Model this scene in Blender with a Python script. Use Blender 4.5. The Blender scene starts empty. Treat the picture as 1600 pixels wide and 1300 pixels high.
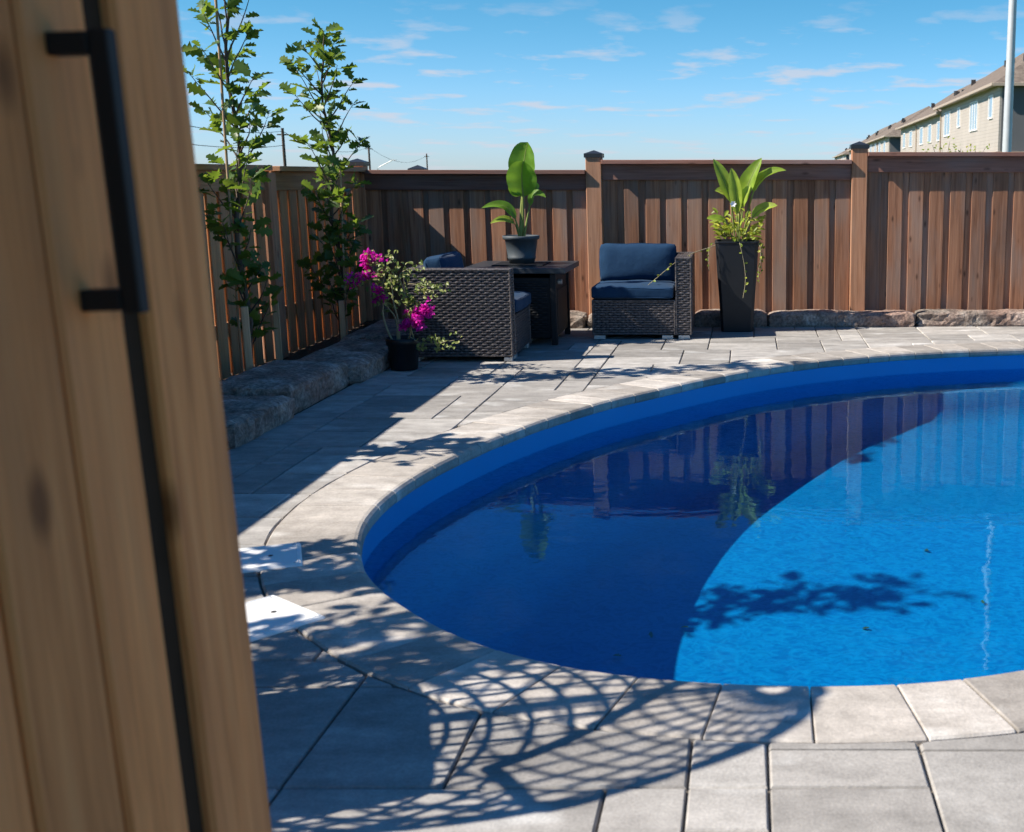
import bpy, math, random
from mathutils import Vector, Matrix, noise as mnoise
R = math.radians
SC = bpy.context.scene
COL = SC.collection

# ------------------------------------------------------------------ camera
cam_d = bpy.data.cameras.new('camera'); cam = bpy.data.objects.new('camera', cam_d); COL.objects.link(cam)
cam.location = (0, 0, 1.3)
cam.rotation_euler = (R(90 - 11.25), 0, 0)
cam_d.sensor_width = 36; cam_d.sensor_fit = 'HORIZONTAL'; cam_d.lens = 42.75
cam_d.shift_x = -0.231
cam_d.clip_start = 0.05; cam_d.clip_end = 5000
cam_d.dof.use_dof = True; cam_d.dof.focus_distance = 9.3; cam_d.dof.aperture_fstop = 6.7
SC.camera = cam

# ------------------------------------------------------------------ sky + sun + exposure
SUN_E, SUN_A = R(42.5), R(15.5)        # elevation, heading of the light (towards +x, slightly +y)
LD = Vector((math.cos(SUN_E) * math.cos(SUN_A), math.cos(SUN_E) * math.sin(SUN_A), -math.sin(SUN_E)))
W = bpy.data.worlds.new('World'); SC.world = W; W.use_nodes = True
wn, wl = W.node_tree.nodes, W.node_tree.links
wn.clear()
def wnode(t, **k):
    n = wn.new(t)
    for a, b in k.items(): setattr(n, a, b)
    return n
sky = wnode('ShaderNodeTexSky', sky_type='NISHITA')
sky.sun_disc = False; sky.sun_elevation = SUN_E
sky.sun_rotation = math.atan2(-LD.x, -LD.y) % (2 * math.pi)
sky.air_density = 1.0; sky.dust_density = 0.2; sky.ozone_density = 2.2; sky.altitude = 100
hs = wnode('ShaderNodeHueSaturation'); hs.inputs['Saturation'].default_value = 1.25
tc = wnode('ShaderNodeTexCoord'); sep = wnode('ShaderNodeSeparateXYZ')
wl.new(tc.outputs['Generated'], sep.inputs[0])
def wmath(op, a, b=None, c=None):
    n = wnode('ShaderNodeMath', operation=op)
    for i, v in enumerate((a, b, c)):
        if v is None: continue
        if isinstance(v, (int, float)): n.inputs[i].default_value = v
        else: wl.new(v, n.inputs[i])
    return n.outputs[0]
tint = wnode('ShaderNodeMix', data_type='RGBA')                      # horizon haze to clear blue
tint.inputs[6].default_value = (0.60, 0.80, 1.38, 1); tint.inputs[7].default_value = (0.36, 0.73, 0.90, 1)
hz = wnode('ShaderNodeMapRange', interpolation_type='SMOOTHSTEP'); hz.inputs[1].default_value = -0.02; hz.inputs[2].default_value = 0.15
wl.new(sep.outputs[2], hz.inputs[0]); wl.new(hz.outputs[0], tint.inputs[0])
mul = wnode('ShaderNodeMix', data_type='RGBA', blend_type='MULTIPLY'); mul.inputs[0].default_value = 1
wl.new(sky.outputs[0], hs.inputs['Color']); wl.new(hs.outputs[0], mul.inputs[6]); wl.new(tint.outputs[2], mul.inputs[7])
lz = wmath('MULTIPLY', wmath('LOGARITHM', wmath('ADD', wmath('MAXIMUM', sep.outputs[2], 0.0), 0.05), math.e), 6.6)
cmb = wnode('ShaderNodeCombineXYZ')
wl.new(wmath('MULTIPLY', sep.outputs[0], 9.0), cmb.inputs[0]); wl.new(wmath('MULTIPLY', sep.outputs[1], 9.0), cmb.inputs[1]); wl.new(lz, cmb.inputs[2])
mp = wnode('ShaderNodeMapping'); mp.inputs['Location'].default_value = (5.1, 3.3, 0.9)
wl.new(cmb.outputs[0], mp.inputs[0])
cn = wnode('ShaderNodeTexNoise'); cn.inputs['Scale'].default_value = 2.0; cn.inputs['Detail'].default_value = 7; cn.inputs['Roughness'].default_value = 0.55
wl.new(mp.outputs[0], cn.inputs['Vector'])
cr = wnode('ShaderNodeValToRGB'); cr.color_ramp.elements[0].position = 0.54; cr.color_ramp.elements[1].position = 0.67
wl.new(cn.outputs[0], cr.inputs[0])
thin = wnode('ShaderNodeMapRange'); thin.inputs[1].default_value = 0.0; thin.inputs[2].default_value = 0.03; thin.inputs[3].default_value = 0.5; thin.inputs[4].default_value = 0.72
wl.new(sep.outputs[2], thin.inputs[0])
clear = wnode('ShaderNodeMapRange'); clear.inputs[1].default_value = 0.075; clear.inputs[2].default_value = 0.135; clear.inputs[3].default_value = 1.0; clear.inputs[4].default_value = 0.12
wl.new(sep.outputs[2], clear.inputs[0])
cf = wmath('MULTIPLY', wmath('MULTIPLY', cr.outputs[0], thin.outputs[0]), clear.outputs[0])
cmix = wnode('ShaderNodeMix', data_type='RGBA'); cmix.inputs[7].default_value = (4.7, 4.75, 5.3, 1)
wl.new(mul.outputs[2], cmix.inputs[6]); wl.new(cf, cmix.inputs[0])
bg = wnode('ShaderNodeBackground'); bg.inputs[1].default_value = 0.074
wo = wnode('ShaderNodeOutputWorld')
wl.new(cmix.outputs[2], bg.inputs[0]); wl.new(bg.outputs[0], wo.inputs[0])
sd = bpy.data.lights.new('sun', 'SUN'); sd.energy = 4.6; sd.angle = R(0.53); sd.color = (1, 0.93, 0.82)
sun = bpy.data.objects.new('sun', sd); COL.objects.link(sun); sun.location = (-6, -2, 8)
sun.rotation_euler = LD.to_track_quat('-Z', 'Y').to_euler()
VS = SC.view_settings
VS.view_transform = 'Standard'; VS.look = 'None'; VS.exposure = 0.96; VS.gamma = 1; VS.use_curve_mapping = False
SC.cycles.max_bounces = 5; SC.cycles.diffuse_bounces = 3; SC.cycles.glossy_bounces = 3; SC.cycles.transparent_max_bounces = 6
SC.cycles.use_adaptive_sampling = True; SC.cycles.adaptive_threshold = 0.03; SC.cycles.caustics_reflective = False; SC.cycles.caustics_refractive = False

# ------------------------------------------------------------------ material helpers
class NT:
    def __init__(s, name, rough=0.7, spec=0.3, metal=0.0):
        s.m = bpy.data.materials.new(name); s.m.use_nodes = True
        s.n, s.l = s.m.node_tree.nodes, s.m.node_tree.links
        s.b = s.n['Principled BSDF']; s.out = s.n['Material Output']
        s.b.inputs['Roughness'].default_value = rough; s.b.inputs['Specular IOR Level'].default_value = spec
        s.b.inputs['Metallic'].default_value = metal
        s._tc = None
    def N(s, t, **k):
        n = s.n.new(t)
        for a, b in k.items(): setattr(n, a, b)
        return n
    def put(s, v, sock):
        if isinstance(v, bpy.types.NodeSocket): s.l.new(v, sock)
        elif isinstance(v, (tuple, list)):
            sock.default_value = tuple(v) + (1,) if len(v) == 3 and len(sock.default_value) == 4 else v
        else: sock.default_value = v
    def obj(s):
        if not s._tc: s._tc = s.N('ShaderNodeTexCoord')
        return s._tc.outputs['Object']
    def rnd(s): return s.N('ShaderNodeObjectInfo').outputs['Random']
    def map(s, scale=(1, 1, 1), loc=(0, 0, 0), rot=(0, 0, 0), src=None):
        m = s.N('ShaderNodeMapping'); s.put(src or s.obj(), m.inputs[0])
        m.inputs['Scale'].default_value = scale; m.inputs['Location'].default_value = loc; m.inputs['Rotation'].default_value = rot
        return m.outputs[0]
    def noise(s, vec, scale=1, detail=4, rough=0.55, w=None, dist=0):
        n = s.N('ShaderNodeTexNoise'); s.put(vec, n.inputs['Vector'])
        if w is not None: n.noise_dimensions = '4D'; s.put(w, n.inputs['W'])
        n.inputs['Scale'].default_value = scale; n.inputs['Detail'].default_value = detail
        n.inputs['Roughness'].default_value = rough; n.inputs['Distortion'].default_value = dist
        return n.outputs[0]
    def math(s, op, a, b=0, clamp=False):
        n = s.N('ShaderNodeMath', operation=op, use_clamp=clamp); s.put(a, n.inputs[0]); s.put(b, n.inputs[1]); return n.outputs[0]
    def rng(s, v, a, b, c=0, d=1):
        n = s.N('ShaderNodeMapRange'); s.put(v, n.inputs[0])
        for i, x in enumerate((a, b, c, d)): n.inputs[i + 1].default_value = x
        return n.outputs[0]
    def mix(s, f, a, b, mode='MIX'):
        n = s.N('ShaderNodeMix', data_type='RGBA', blend_type=mode); s.put(f, n.inputs[0]); s.put(a, n.inputs[6]); s.put(b, n.inputs[7]); return n.outputs[2]
    def ramp(s, v, stops):
        n = s.N('ShaderNodeValToRGB'); s.put(v, n.inputs[0]); e = n.color_ramp.elements
        while len(e) < len(stops): e.new(0.5)
        for i, (p, c) in enumerate(stops): e[i].position = p; e[i].color = tuple(c) + (1,)
        return n.outputs[0]
    def bump(s, h, dist=0.01, strength=0.5):
        n = s.N('ShaderNodeBump'); s.put(h, n.inputs['Height']); n.inputs['Distance'].default_value = dist; n.inputs['Strength'].default_value = strength
        s.l.new(n.outputs[0], s.b.inputs['Normal']); return n.outputs[0]
    def col(s, v): s.put(v, s.b.inputs['Base Color'])
    def bright(s, c, f): # multiply colour by scalar socket
        n = s.N('ShaderNodeVectorMath', operation='SCALE'); s.put(c, n.inputs[0]); s.put(f, n.inputs['Scale']); return n.outputs[0]

def wood(name, dark, mid, light, grey, rough=0.75, gscale=1.0, greyamt=0.5, ks=(9, 9, 3.4), kr=(0.04, 0.16)):
    t = NT(name, rough, 0.25)
    w = t.math('MULTIPLY', t.rnd(), 60)
    g = t.noise(t.map((26 * gscale, 26 * gscale, 1.1)), 1.6, 5, 0.6, w, 0.4)
    fine = t.noise(t.map((120, 120, 3)), 1.5, 3, 0.6, w)
    big = t.noise(t.map((5, 5, 1.1)), 1.3, 3, 0.5, w)
    c = t.ramp(g, [(0.28, dark), (0.5, mid), (0.74, light)])
    c = t.mix(t.math('MULTIPLY', t.rng(big, 0.45, 0.68), greyamt), c, grey)
    cv = t.N('ShaderNodeCombineXYZ'); t.put(w, cv.inputs[0]); t.put(t.math('MULTIPLY', w, 1.7), cv.inputs[1]); t.put(t.math('MULTIPLY', w, 0.63), cv.inputs[2])
    va = t.N('ShaderNodeVectorMath', operation='ADD'); t.put(t.map(ks), va.inputs[0]); t.put(cv.outputs[0], va.inputs[1])
    v = t.N('ShaderNodeTexVoronoi'); t.put(va.outputs[0], v.inputs['Vector']); v.inputs['Scale'].default_value = 1.0
    kn = t.rng(v.outputs['Distance'], kr[0], kr[1], 1, 0)
    c = t.mix(t.math('MULTIPLY', kn, 0.75), c, tuple(x * 0.35 for x in dark))
    c = t.bright(c, t.rng(t.rnd(), 0, 1, 0.72, 1.22))
    c = t.bright(c, t.rng(fine, 0.3, 0.7, 0.88, 1.1))
    t.col(c)
    t.bump(t.math('ADD', g, t.math('MULTIPLY', fine, 0.5)), 0.003, 0.5)
    return t.m

M = {}
M['fence'] = wood('cedar_fence', (0.14, 0.060, 0.034), (0.29, 0.135, 0.076), (0.42, 0.215, 0.125), (0.25, 0.18, 0.145), greyamt=0.8, kr=(0.035, 0.13))
M['rail'] = wood('cedar_rail', (0.14, 0.062, 0.045), (0.24, 0.115, 0.085), (0.32, 0.165, 0.12), (0.22, 0.15, 0.135), greyamt=0.7)
M['post'] = wood('cedar_post', (0.27, 0.12, 0.06), (0.42, 0.205, 0.115), (0.52, 0.27, 0.155), (0.36, 0.225, 0.155), greyamt=0.4)
M['gate'] = wood('gate_wood', (0.46, 0.155, 0.045), (0.76, 0.29, 0.098), (0.86, 0.38, 0.145), (0.56, 0.22, 0.085), gscale=0.8, greyamt=0.85, ks=(3, 9.5, 5.2), kr=(0.09, 0.22))
M['fence_tan'] = wood('tan_fence', (0.32, 0.145, 0.062), (0.50, 0.25, 0.115), (0.62, 0.33, 0.16), (0.44, 0.25, 0.14), greyamt=0.6, kr=(0.035, 0.13))
M['stake'] = wood('stake_wood', (0.36, 0.22, 0.12), (0.5, 0.33, 0.19), (0.6, 0.42, 0.26), (0.4, 0.3, 0.2))
M['bark'] = wood('bark', (0.05, 0.035, 0.025), (0.11, 0.075, 0.055), (0.17, 0.13, 0.10), (0.14, 0.12, 0.10))

def paver(name, base, var, streak):
    t = NT(name, 0.8, 0.25)
    r = t.rnd(); w = t.math('MULTIPLY', r, 80)
    n1 = t.noise(t.map((2.2, 7, 4)), 1.3, 5, 0.6, w)
    n2 = t.noise(t.map((1, 1, 1)), 130, 3, 0.6, w)
    n3 = t.noise(t.map((3.0, 5.5, 1)), 1.1, 2, 0.45, w)
    c = t.mix(r, base, var)
    c = t.mix(t.rng(n1, 0.35, 0.7), c, tuple(x * 0.74 for x in base))
    c = t.mix(t.math('MULTIPLY', t.rng(n3, 0.60, 0.72), 0.55), c, streak)
    n4 = t.noise(t.map((9, 9, 9)), 1.6, 6, 0.65, w)
    c = t.bright(c, t.rng(n4, 0.3, 0.7, 0.82, 1.13))
    c = t.bright(c, t.rng(n2, 0.25, 0.75, 0.80, 1.18))
    c = t.bright(c, t.rng(t.math('FRACT', t.math('MULTIPLY', r, 7.31)), 0, 1, 0.76, 1.18))
    t.col(c); t.bump(t.math('ADD', n2, t.math('MULTIPLY', n1, 0.6)), 0.004, 0.4)
    return t.m
M['paver'] = paver('paver_concrete', (0.34, 0.318, 0.295), (0.48, 0.455, 0.425), (0.64, 0.63, 0.61))
M['coping'] = paver('coping_concrete', (0.40, 0.36, 0.32), (0.54, 0.495, 0.45), (0.64, 0.61, 0.57))
def simple(name, c, rough=0.6, spec=0.4, metal=0.0, nscale=0, amt=0.2, bump=0):
    t = NT(name, rough, spec, metal)
    if nscale:
        n = t.noise(t.obj(), nscale, 4, 0.6)
        t.col(t.bright(t.mix(0, c, c), t.rng(n, 0.25, 0.75, 1 - amt, 1 + amt)))
        if bump: t.bump(n, bump, 0.6)
    else: t.col(c)
    return t.m
M['sand'] = simple('joint_sand', (0.17, 0.145, 0.12), 0.95, 0.1, nscale=60, amt=0.4)
M['soil'] = simple('soil', (0.075, 0.052, 0.036), 0.95, 0.1, nscale=25, amt=0.5, bump=0.02)
M['grass_far'] = simple('grass', (0.07, 0.10, 0.03), 0.9, 0.1, nscale=0.4, amt=0.4)
M['black_metal'] = simple('black_metal', (0.010, 0.011, 0.013), 0.6, 0.3, nscale=40, amt=0.2)
M['handle'] = simple('handle_metal', (0.018, 0.013, 0.013), 0.6, 0.25)
M['cap_metal'] = simple('post_cap_metal', (0.02, 0.022, 0.026), 0.4, 0.5)
M['table_top'] = simple('table_top', (0.032, 0.038, 0.046), 0.36, 0.5, nscale=30, amt=0.25)
M['silver'] = simple('silver_foot', (0.62, 0.60, 0.58), 0.4, 0.5, 0.6)
M['pot_black'] = simple('pot_black', (0.008, 0.008, 0.009), 0.42, 0.4, nscale=20, amt=0.3)
M['pot_grey'] = simple('pot_grey', (0.055, 0.068, 0.08), 0.55, 0.35, nscale=14, amt=0.2)
M['planter'] = simple('planter_resin', (0.009, 0.010, 0.013), 0.5, 0.4, nscale=14, amt=0.2)
M['lid'] = simple('white_lid', (0.80, 0.80, 0.79), 0.4, 0.4, nscale=9, amt=0.05)
M['lamp_pole'] = simple('galvanised', (0.52, 0.53, 0.54), 0.5, 0.4, 0.3, nscale=5, amt=0.1)
M['pole'] = simple('pole_wood', (0.10, 0.075, 0.06), 0.9, 0.1, nscale=3, amt=0.3)
M['wire'] = simple('wire', (0.03, 0.03, 0.035), 0.6, 0.2)
M['white_trim'] = simple('white_trim', (0.78, 0.77, 0.75), 0.5, 0.3)
M['gutter'] = simple('gutter', (0.40, 0.32, 0.25), 0.5, 0.3)
M['gap_shade'] = simple('gate_gap_shade', (0.035, 0.022, 0.014), 0.85, 0.1, nscale=12, amt=0.3)  # near-black colour standing for shade in the gate's gap and seams
M['dark_trim'] = simple('dark_trim', (0.05, 0.045, 0.045), 0.6, 0.3)
M['glass'] = simple('window_glass', (0.26, 0.33, 0.40), 0.06, 0.8)
M['flower_w'] = simple('white_petal', (0.8, 0.78, 0.78), 0.6, 0.2)
# wicker
t = NT('wicker', 0.42, 0.45)
n = t.noise(t.map((60, 60, 60)), 1, 2, 0.5)
t.col(t.ramp(n, [(0.3, (0.03, 0.026, 0.027)), (0.55, (0.09, 0.08, 0.082)), (0.78, (0.19, 0.165, 0.158))])); M['wicker'] = t.m
M['wicker_core'] = simple('wicker_core', (0.008, 0.007, 0.007), 0.8, 0.2)
M['egg_wicker'] = simple('egg_wicker', (0.10, 0.075, 0.055), 0.6, 0.3)
# cushion
t = NT('navy_fabric', 0.85, 0.15)
n = t.noise(t.map((1, 1, 1)), 420, 2, 0.6); n2 = t.noise(t.obj(), 7, 3, 0.55)
t.col(t.bright(t.mix(n2, (0.006, 0.027, 0.070), (0.012, 0.046, 0.102)), t.rng(n, 0.3, 0.7, 0.8, 1.2)))
t.bump(t.math('ADD', t.math('MULTIPLY', n, 0.10), n2), 0.02, 0.45); t.b.inputs['Sheen Weight'].default_value = 0.06; M['navy'] = t.m
# stones
t = NT('armour_stone', 0.9, 0.2)
w = t.math('MULTIPLY', t.rnd(), 40)
n1 = t.noise(t.obj(), 7, 7, 0.65, w); n2 = t.noise(t.obj(), 45, 4, 0.7, w); n3 = t.noise(t.obj(), 2.2, 2, 0.5, w)
c = t.ramp(n1, [(0.30, (0.085, 0.068, 0.058)), (0.5, (0.24, 0.205, 0.175)), (0.70, (0.50, 0.46, 0.41))])
c = t.mix(t.math('MULTIPLY', t.rng(n3, 0.40, 0.62), 0.6), c, (0.29, 0.165, 0.125))
t.col(t.bright(c, t.rng(n2, 0.32, 0.68, 0.45, 1.55))); t.bump(t.math('ADD', n1, t.math('MULTIPLY', n2, 0.35)), 0.03, 0.8); M['stone'] = t.m
# pool shell
t = NT('blue_fibreglass', 0.35, 0.4)
n1 = t.noise(t.obj(), 1.4, 3, 0.5); n2 = t.noise(t.obj(), 220, 2, 0.6)
t.col(t.bright(t.mix(n1, (0.0, 0.225, 0.56), (0.0, 0.27, 0.63)), t.rng(n2, 0.3, 0.7, 0.93, 1.07))); M['pool'] = t.m
# water: reflecting by Fresnel, letting the light through, ripple-focused light is a pattern painted into the transparent colour
t = NT('pool_water')
n1 = t.noise(t.map((1, 1.5, 1)), 3.0, 3, 0.5, dist=0.5); n2 = t.noise(t.map((1, 1.3, 1)), 13, 3, 0.55, dist=0.6)
calm = t.rng(t.noise(t.obj(), 0.55, 2, 0.5), 0.38, 0.62, 0.25, 1)
bm = t.N('ShaderNodeBump'); t.put(t.math('ADD', n1, t.math('MULTIPLY', t.math('MULTIPLY', n2, calm), 0.30)), bm.inputs['Height']); bm.inputs['Distance'].default_value = 0.0015; bm.inputs['Strength'].default_value = 1.0
fr = t.N('ShaderNodeFresnel'); fr.inputs['IOR'].default_value = 1.333; t.l.new(bm.outputs[0], fr.inputs['Normal'])
gl = t.N('ShaderNodeBsdfGlossy'); gl.inputs['Roughness'].default_value = 0.0; t.l.new(bm.outputs[0], gl.inputs['Normal']); gl.inputs['Color'].default_value = (0.42, 0.78, 1, 1)
tr = t.N('ShaderNodeBsdfTransparent')
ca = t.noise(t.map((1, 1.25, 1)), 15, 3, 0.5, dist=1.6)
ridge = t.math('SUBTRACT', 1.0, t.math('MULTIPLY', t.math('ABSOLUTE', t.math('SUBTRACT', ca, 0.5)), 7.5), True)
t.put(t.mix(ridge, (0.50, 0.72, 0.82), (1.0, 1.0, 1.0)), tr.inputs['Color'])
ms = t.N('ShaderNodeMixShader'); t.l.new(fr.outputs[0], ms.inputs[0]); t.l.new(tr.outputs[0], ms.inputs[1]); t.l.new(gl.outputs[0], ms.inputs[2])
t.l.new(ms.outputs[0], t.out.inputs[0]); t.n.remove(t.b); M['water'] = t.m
# foliage
def leafmat(name, a, b, c, trans=0.45, tcol=(0.35, 0.55, 0.06), rough=0.42):
    t = NT(name, rough, 0.4)
    r = t.rnd(); n = t.noise(t.obj(), 18, 2, 0.5)
    cc = t.ramp(t.math('FRACT', t.math('MULTIPLY', r, 5.7)), [(0.0, a), (0.55, b), (1.0, c)])
    cc = t.bright(cc, t.rng(n, 0.3, 0.7, 0.8, 1.2)); t.col(cc)
    tl = t.N('ShaderNodeBsdfTranslucent'); t.put(t.mix(0.5, cc, tcol, 'MIX'), tl.inputs['Color'])
    m = t.N('ShaderNodeMixShader'); m.inputs[0].default_value = trans
    t.l.new(t.b.outputs[0], m.inputs[1]); t.l.new(tl.outputs[0], m.inputs[2]); t.l.new(m.outputs[0], t.out.inputs[0])
    return t.m
M['oak'] = leafmat('oak_leaf', (0.04, 0.085, 0.02), (0.08, 0.145, 0.022), (0.16, 0.21, 0.03), 0.4, (0.36, 0.50, 0.04))
M['banana'] = leafmat('banana_leaf', (0.13, 0.27, 0.025), (0.17, 0.33, 0.03), (0.22, 0.38, 0.035), 0.5, (0.42, 0.66, 0.05))
M['canna'] = leafmat('canna_leaf', (0.24, 0.36, 0.03), (0.32, 0.44, 0.05), (0.40, 0.48, 0.07), 0.45, (0.6, 0.75, 0.09))
M['yellow_leaf'] = leafmat('yellow_leaf', (0.16, 0.24, 0.025), (0.32, 0.38, 0.04), (0.46, 0.40, 0.05), 0.4, (0.75, 0.7, 0.1))
M['boug_leaf'] = leafmat('bougainvillea_leaf', (0.11, 0.17, 0.03), (0.22, 0.26, 0.07), (0.36, 0.35, 0.13), 0.35, (0.6, 0.62, 0.2))
M['bract'] = leafmat('magenta_bract', (0.55, 0.008, 0.30), (0.68, 0.012, 0.42), (0.75, 0.02, 0.50), 0.4, (0.9, 0.05, 0.6), 0.6)
M['stem'] = simple('stem', (0.30, 0.26, 0.16), 0.7, 0.2, nscale=30, amt=0.2)
M['green_stem'] = simple('green_stem', (0.20, 0.24, 0.06), 0.6, 0.3, nscale=30, amt=0.2)
# house
t = NT('vinyl_siding', 0.6, 0.3)
s2 = t.N('ShaderNodeSeparateXYZ'); t.put(t.obj(), s2.inputs[0])
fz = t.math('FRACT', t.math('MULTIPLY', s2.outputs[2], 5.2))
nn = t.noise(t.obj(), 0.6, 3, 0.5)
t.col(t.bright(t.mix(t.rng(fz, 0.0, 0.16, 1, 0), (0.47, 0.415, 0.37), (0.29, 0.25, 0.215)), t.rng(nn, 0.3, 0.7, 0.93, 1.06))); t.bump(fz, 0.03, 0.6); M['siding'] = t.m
M['end_wall_grey'] = simple('end_wall_grey', (0.13, 0.13, 0.135), 0.7, 0.2, nscale=0.8, amt=0.1)
t = NT('roof_shingle', 0.9, 0.1)
n1 = t.noise(t.map((1, 3, 1)), 2.5, 3, 0.7); t.col(t.ramp(n1, [(0.3, (0.10, 0.08, 0.068)), (0.55, (0.18, 0.145, 0.12)), (0.75, (0.24, 0.20, 0.165))])); t.bump(n1, 0.05, 0.5); M['shingle'] = t.m
t = NT('brick', 0.85, 0.2)
bk = t.N('ShaderNodeTexBrick'); t.put(t.map((1, 1, 1), rot=(R(90), 0, R(90))), bk.inputs['Vector']); bk.inputs['Scale'].default_value = 4
bk.inputs['Color1'].default_value = (0.30, 0.12, 0.08, 1); bk.inputs['Color2'].default_value = (0.38, 0.17, 0.11, 1); bk.inputs['Mortar'].default_value = (0.4, 0.36, 0.32, 1)
t.col(bk.outputs[0]); M['brick'] = t.m

# ------------------------------------------------------------------ geometry helpers
class G:
    def __init__(s): s.v, s.f, s.sm = [], [], []
    def add(s, vs, fs, smooth=False):
        o = len(s.v); s.v += [tuple(p) for p in vs]
        for f in fs: s.f.append(tuple(i + o for i in f)); s.sm.append(smooth)
        return s
    def box(s, lo, hi, c=0.0):
        (x0, y0, z0), (x1, y1, z1) = lo, hi
        if c <= 0:
            vs = [(x0, y0, z0), (x1, y0, z0), (x1, y1, z0), (x0, y1, z0), (x0, y0, z1), (x1, y0, z1), (x1, y1, z1), (x0, y1, z1)]
            return s.add(vs, [(3, 2, 1, 0), (4, 5, 6, 7), (0, 1, 5, 4), (1, 2, 6, 5), (2, 3, 7, 6), (3, 0, 4, 7)])
        # chamfered on every edge: 24 verts
        V = []; idx = {}
        for ix, X in ((0, (x0, 1)), (1, (x1, -1))):
            for iy, Y in ((0, (y0, 1)), (1, (y1, -1))):
                for iz, Z in ((0, (z0, 1)), (1, (z1, -1))):
                    for a in range(3):
                        p = [X[0] + (0 if a == 0 else X[1] * c), Y[0] + (0 if a == 1 else Y[1] * c), Z[0] + (0 if a == 2 else Z[1] * c)]
                        idx[(ix, iy, iz, a)] = len(V); V.append(tuple(p))
        F = []
        q = [(0, 0), (1, 0), (1, 1), (0, 1)]
        for sd in (0, 1):
            fx = [idx[(sd, a, b, 0)] for a, b in q]; fy = [idx[(a, sd, b, 1)] for a, b in q]; fz = [idx[(a, b, sd, 2)] for a, b in q]
            F += [tuple(fx if sd else fx[::-1]), tuple(fy[::-1] if sd else fy), tuple(fz if sd else fz[::-1])]
        for a in (0, 1):
            for b in (0, 1):
                F.append((idx[(a, b, 0, 0)], idx[(a, b, 1, 0)], idx[(a, b, 1, 1)], idx[(a, b, 0, 1)]))
                F.append((idx[(a, 0, b, 0)], idx[(a, 1, b, 0)], idx[(a, 1, b, 2)], idx[(a, 0, b, 2)]))
                F.append((idx[(0, a, b, 1)], idx[(1, a, b, 1)], idx[(1, a, b, 2)], idx[(0, a, b, 2)]))
                for d in (0, 1): F.append((idx[(a, b, d, 0)], idx[(a, b, d, 1)], idx[(a, b, d, 2)]))
        return s.add(V, F)
    def tube(s, pts, r, n=6, cap=True):
        pts = [Vector(p) for p in pts]; m = len(pts)
        rr = r if isinstance(r, (list, tuple)) else [r] * m
        vs = []; up = Vector((0.13, 0.21, 0.97))
        for i, p in enumerate(pts):
            d = (pts[min(i + 1, m - 1)] - pts[max(i - 1, 0)]).normalized()
            if abs(d.dot(up)) > 0.97: a = d.cross(Vector((1, 0.1, 0))).normalized()
            else: a = d.cross(up).normalized()
            b = d.cross(a)
            for k in range(n):
                t = 2 * math.pi * k / n; vs.append(p + (a * math.cos(t) + b * math.sin(t)) * rr[i])
        fs = [(i * n + k, i * n + (k + 1) % n, (i + 1) * n + (k + 1) % n, (i + 1) * n + k) for i in range(m - 1) for k in range(n)]
        s.add(vs, fs, True)
        if cap: s.add(vs[:n], [tuple(range(n))]); s.add(vs[-n:], [tuple(range(n - 1, -1, -1))])
        return s
    def lathe(s, prof, n=32, c=(0, 0, 0)):
        vs = [(c[0] + r * math.cos(2 * math.pi * k / n), c[1] + r * math.sin(2 * math.pi * k / n), c[2] + z) for r, z in prof for k in range(n)]
        fs = [(i * n + k, i * n + (k + 1) % n, (i + 1) * n + (k + 1) % n, (i + 1) * n + k) for i in range(len(prof) - 1) for k in range(n)]
        return s.add(vs, fs, True)
    def mesh(s, name, mat):
        me = bpy.data.meshes.new(name); me.from_pydata(s.v, [], s.f)
        me.polygons.foreach_set('use_smooth', s.sm); me.materials.append(mat); me.update(); return me
    def build(s, name, mat, parent=None, loc=(0, 0, 0), rot=(0, 0, 0)):
        return inst(name, s.mesh(name, mat), parent, loc, rot)
def inst(name, me, parent=None, loc=(0, 0, 0), rot=(0, 0, 0), scale=None):
    o = bpy.data.objects.new(name, me); COL.objects.link(o); o.location = loc; o.rotation_euler = rot
    if scale is not None: o.scale = scale if isinstance(scale, (tuple, list)) else (scale,) * 3
    if parent: o.parent = parent
    return o
def tag(o, label, cat, group=None):
    o['label'] = label; o['category'] = cat
    if group: o['group'] = group
    return o
def thing(name, label, cat, loc=(0, 0, 0), rz=0, group=None):
    o = bpy.data.objects.new(name, None); COL.objects.link(o); o.location = loc; o.rotation_euler = (0, 0, rz); o.empty_display_size = 0.1
    return tag(o, label, cat, group)
def structure(o): o['kind'] = 'structure'; return o
_bc = {}
def board_mesh(L, w, t, mat, c=0.003):
    k = (round(L, 3), round(w, 4), round(t, 4), mat)
    if k not in _bc: _bc[k] = G().box((-w / 2, -t / 2, 0), (w / 2, t / 2, L), c).mesh('board', M[mat])
    return _bc[k]

random.seed(7)
rnd = random.uniform
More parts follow.
